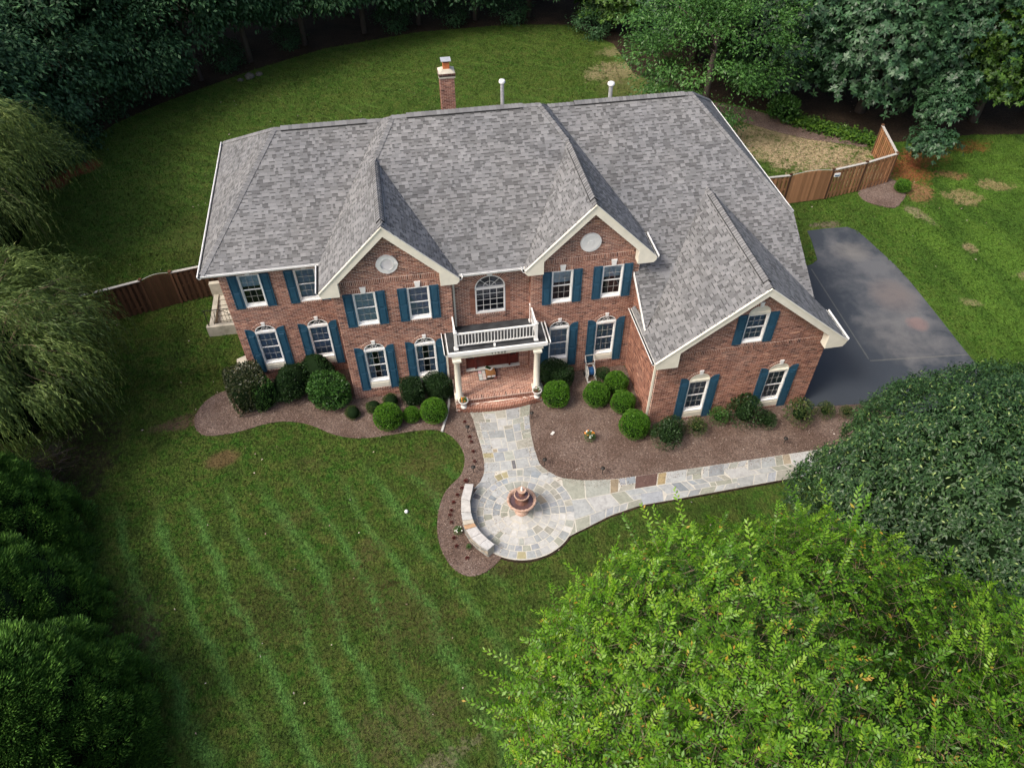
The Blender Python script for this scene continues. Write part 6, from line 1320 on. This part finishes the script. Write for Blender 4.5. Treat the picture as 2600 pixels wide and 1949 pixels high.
pt = thing('pear_tree', 'large dark glossy-leaved rounded tree at the right edge above the drive and path', 'tree', (20.4, -11.5, 0)); RP = (6.7, 4.9, 4.4)
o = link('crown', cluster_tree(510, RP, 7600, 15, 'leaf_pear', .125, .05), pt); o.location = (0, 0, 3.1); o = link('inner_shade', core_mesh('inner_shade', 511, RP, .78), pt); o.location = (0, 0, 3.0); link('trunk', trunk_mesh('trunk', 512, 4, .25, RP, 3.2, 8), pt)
p2 = thing('small_dark_tree', 'dark green tree low between the pear and the bright tree at the right edge', 'tree', (19.8, -16.8, 0)); o = link('crown', crown_mesh('crown', 520, (3.2, 2.6, 2.4), 110, 90, .8, .13, .065, 'leaf_rhodo'), p2); o.location = (0, 0, 3.0); link('trunk', trunk_mesh('trunk', 521, 3, .14, (3, 2.5, 2), 3, 6), p2)

# willows -----------------------------------------------------------
def willow(seed, Rr, ns, bare=.0):
    rng = np.random.default_rng(seed); D = rnd3(rng, ns); D[:, 2] = np.abs(D[:, 2])**.8; D = unit(D); K = rnd3(rng, 14); K[:, 2] = np.abs(K[:, 2]); s = np.max(np.clip((D@K.T-.75)/.25, 0, 1), 1)
    kc = rng.integers(0, 130, ns); Kc = rnd3(rng, 130); Kc[:, 2] = np.abs(Kc[:, 2])**.8; D = unit(Kc[kc]+rng.normal(0, .07, (ns, 3))); D[:, 2] = np.abs(D[:, 2]); kt = rng.normal(0, .12, 130); kr = rng.uniform(.55, 1.08, 130); s = np.max(np.clip((D@K.T-.75)/.25, 0, 1), 1)
    St = D*((kr[kc]*rng.uniform(.86, 1.0, ns))*(.85+.22*s))[:, None]*np.array(Rr); hor = unit(np.c_[D[:, :2]+rng.normal(0, .22, (ns, 2)), np.zeros(ns)]); ln = rng.uniform(.8, 3.3, ns)*rng.uniform(.7, 1.2, 130)[kc]*(Rr[2]/5); parts = []; m_ = 26; st = np.clip(rng.normal(.36, .07, ns)+kt[kc]+.20*D[:, 2], 0, .95); V_t = []
    for k in range(m_):
        f = (k+.5)/m_; P = St+hor*(ln*(.62*(1-(1-f)**2)))[:, None]+np.array([0, 0, 1])*(ln*(.22*f-1.0*f*f))[:, None]
        tan = hor*(.62*2*(1-f))+np.array([0, 0, 1])*(.22-2.0*f); sd_ = rng.normal(0, 1, (ns, 3)); d = unit(tan+sd_*.24)
        V, F = leaves(P+rng.normal(0, .03, (ns, 3)), d, rng.normal(0, .6, (ns, 3))+np.array([0, 0, 1]), rng.uniform(.14, .26, ns), .030*rng.uniform(.8, 1.3, ns), .1, .05); parts.append((V, F, np.clip(st+rng.normal(0, .1, ns)-.1*f, 0, 1)))
    V, F, T = merge(parts); return npmesh('crown', V, F, T, 'leaf_willow'), (St, hor, ln)
def strand_mesh(sts, nmax, r):
    St, hor, ln = sts; b = MB()
    for i in range(min(nmax, len(St))):
        p = [Vector(St[i])+Vector(hor[i])*(ln[i]*(.62*(1-(1-f)**2)))+Vector((0, 0, 1))*(ln[i]*(.22*f-f*f)) for f in (0, .3, .6, 1)]; s0 = Vector(St[i])*.45; b.tube([s0, (s0+p[0])/2+Vector((0, 0, .3)), p[0]], [r*2.2, r*1.6, r], 4, caps=False); b.tube(p, [r, r*.8, r*.5, r*.3], 3, caps=False)
    me = bpy.data.meshes.new('branches'); me.from_pydata(b.v, [], b.f); me.materials.append(MT['twig']); return me
for k, (x, y, Rr, zc, ns, nb_, lab) in enumerate(((-17.2, 12.6, (3.9, 5.6, 4.8), 4.1, 3400, 60, 'weeping willow at the left edge beside the back lawn, the farther of two'), (-13.5, 1.4, (4.4, 4.8, 3.9), 2.9, 3600, 140, 'weeping willow at the left edge in front of the dark fence, the nearer of two'))):
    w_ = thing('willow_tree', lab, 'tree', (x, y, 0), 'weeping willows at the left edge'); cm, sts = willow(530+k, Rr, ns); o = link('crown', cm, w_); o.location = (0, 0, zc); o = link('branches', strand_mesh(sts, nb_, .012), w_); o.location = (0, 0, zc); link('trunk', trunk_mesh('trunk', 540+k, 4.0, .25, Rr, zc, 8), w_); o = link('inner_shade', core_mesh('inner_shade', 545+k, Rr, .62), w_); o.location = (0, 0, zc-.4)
# bare twiggy bush at the willow's foot
tb_ = thing('bare_bush', 'tangle of bare grey-brown branches below the nearer willow', 'bush', (-12.6, -2.6, 0)); b = MB(); rg2 = random.Random(5)
for k in range(90):
    a = rg2.uniform(-1.9, 1.2); l = rg2.uniform(1.2, 3.0); e = Vector((math.cos(a)*l, math.sin(a)*l*.9, rg2.uniform(.2, 2.4))); m_ = e*.5+Vector((rg2.uniform(-.2, .2), rg2.uniform(-.2, .2), rg2.uniform(.2, .7))); s0 = Vector((rg2.uniform(-.8, .3), rg2.uniform(-.5, .8), rg2.uniform(.3, 1.6))); b.tube([s0, m_, e], [.022, .012, .004], 4, caps=False)
    for j in range(3): f = rg2.uniform(.3, .9); p = m_*(1-f)+e*f; q = p+Vector((rg2.uniform(-.5, .5), rg2.uniform(-.5, .5), rg2.uniform(-.1, .4))); b.tube([p, q], [.007, .003], 3, caps=False)
b.build('branches', 'twig2', tb_)

# conifers ----------------------------------------------------------
def conifer(seed, h, r, nplume):
    rng = np.random.default_rng(seed); zz = h*rng.uniform(.0, 1, nplume)*.98; zz = np.clip(zz, .25, h*.98); a = rng.uniform(0, 2*PI, nplume); rr = r*(1-(zz/h)**1.6)**.62*rng.uniform(.80, 1.05, nplume)
    C = np.c_[np.cos(a)*rr, np.sin(a)*rr, zz]; out = np.c_[np.cos(a), np.sin(a), np.full(nplume, 1.3)]; ax = unit(out+rng.normal(0, .16, (nplume, 3))); per = 190; idx = np.repeat(np.arange(nplume), per); n = len(idx); s = rng.uniform(.7, 1.2, nplume)*.40
    A = ax[idx]; g_ = rnd3(rng, n); lat = unit(g_-A*(g_*A).sum(1)[:, None]); th = np.arccos(rng.uniform(.05, 1, n)); q = A*np.cos(th)[:, None]+lat*np.sin(th)[:, None]; P = C[idx]+q*(s[idx]*rng.uniform(.55, .95, n))[:, None]-A*(s[idx]*.35)[:, None]
    d = unit(q*.8+A*.9); V, F = leaves(P, d, q+np.array([0, 0, .7])+rng.normal(0, .4, (n, 3)), rng.uniform(.10, .19, n), rng.uniform(.024, .040, n), 0, .3); ct = rng.normal(.0, .08, nplume)
    t = np.clip(.26+ct[idx]+.42*(np.cos(th)-.45)+rng.normal(0, .10, n), 0, 1); return npmesh('foliage', V, F, t, 'leaf_conifer')
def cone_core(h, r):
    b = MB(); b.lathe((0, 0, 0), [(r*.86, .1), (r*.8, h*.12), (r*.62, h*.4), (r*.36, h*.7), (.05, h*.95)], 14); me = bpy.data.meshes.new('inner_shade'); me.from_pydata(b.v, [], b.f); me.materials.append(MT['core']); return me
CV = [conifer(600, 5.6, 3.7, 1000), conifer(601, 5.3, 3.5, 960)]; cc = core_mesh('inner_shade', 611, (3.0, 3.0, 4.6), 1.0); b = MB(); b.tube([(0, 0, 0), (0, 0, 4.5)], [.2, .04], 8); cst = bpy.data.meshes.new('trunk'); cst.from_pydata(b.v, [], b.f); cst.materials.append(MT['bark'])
for k, (x, y, s_, lab) in enumerate(((-13.0, -5.8, .95, 'dense plumed conifer at the left edge, farthest of the four'), (-11.7, -9.3, 1.0, 'dense plumed conifer at the left edge, second farthest of the four'), (-9.7, -12.8, 1.0, 'dense plumed conifer in the lower left, second nearest of the four'), (-8.9, -16.9, 1.05, 'dense plumed conifer in the bottom left corner, nearest of the four'))):
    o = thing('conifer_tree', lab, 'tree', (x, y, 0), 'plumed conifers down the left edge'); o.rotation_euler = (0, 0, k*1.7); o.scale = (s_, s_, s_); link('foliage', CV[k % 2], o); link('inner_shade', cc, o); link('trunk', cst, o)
# tall neighbours standing just outside the frame on the left shade the side lawn as in the photograph
for k, (x, y, v, s_) in enumerate(((-23, 3, 0, 1.2), (-25, 11, 4, 1.3))):
    tree('boundary_tree', x, y, WV[v][0], WV[v][1], 8.5, s_, k, f'dark boundary tree beyond the left edge of the lawn, {ordn[k]} of two', 'boundary trees left of the lawn')
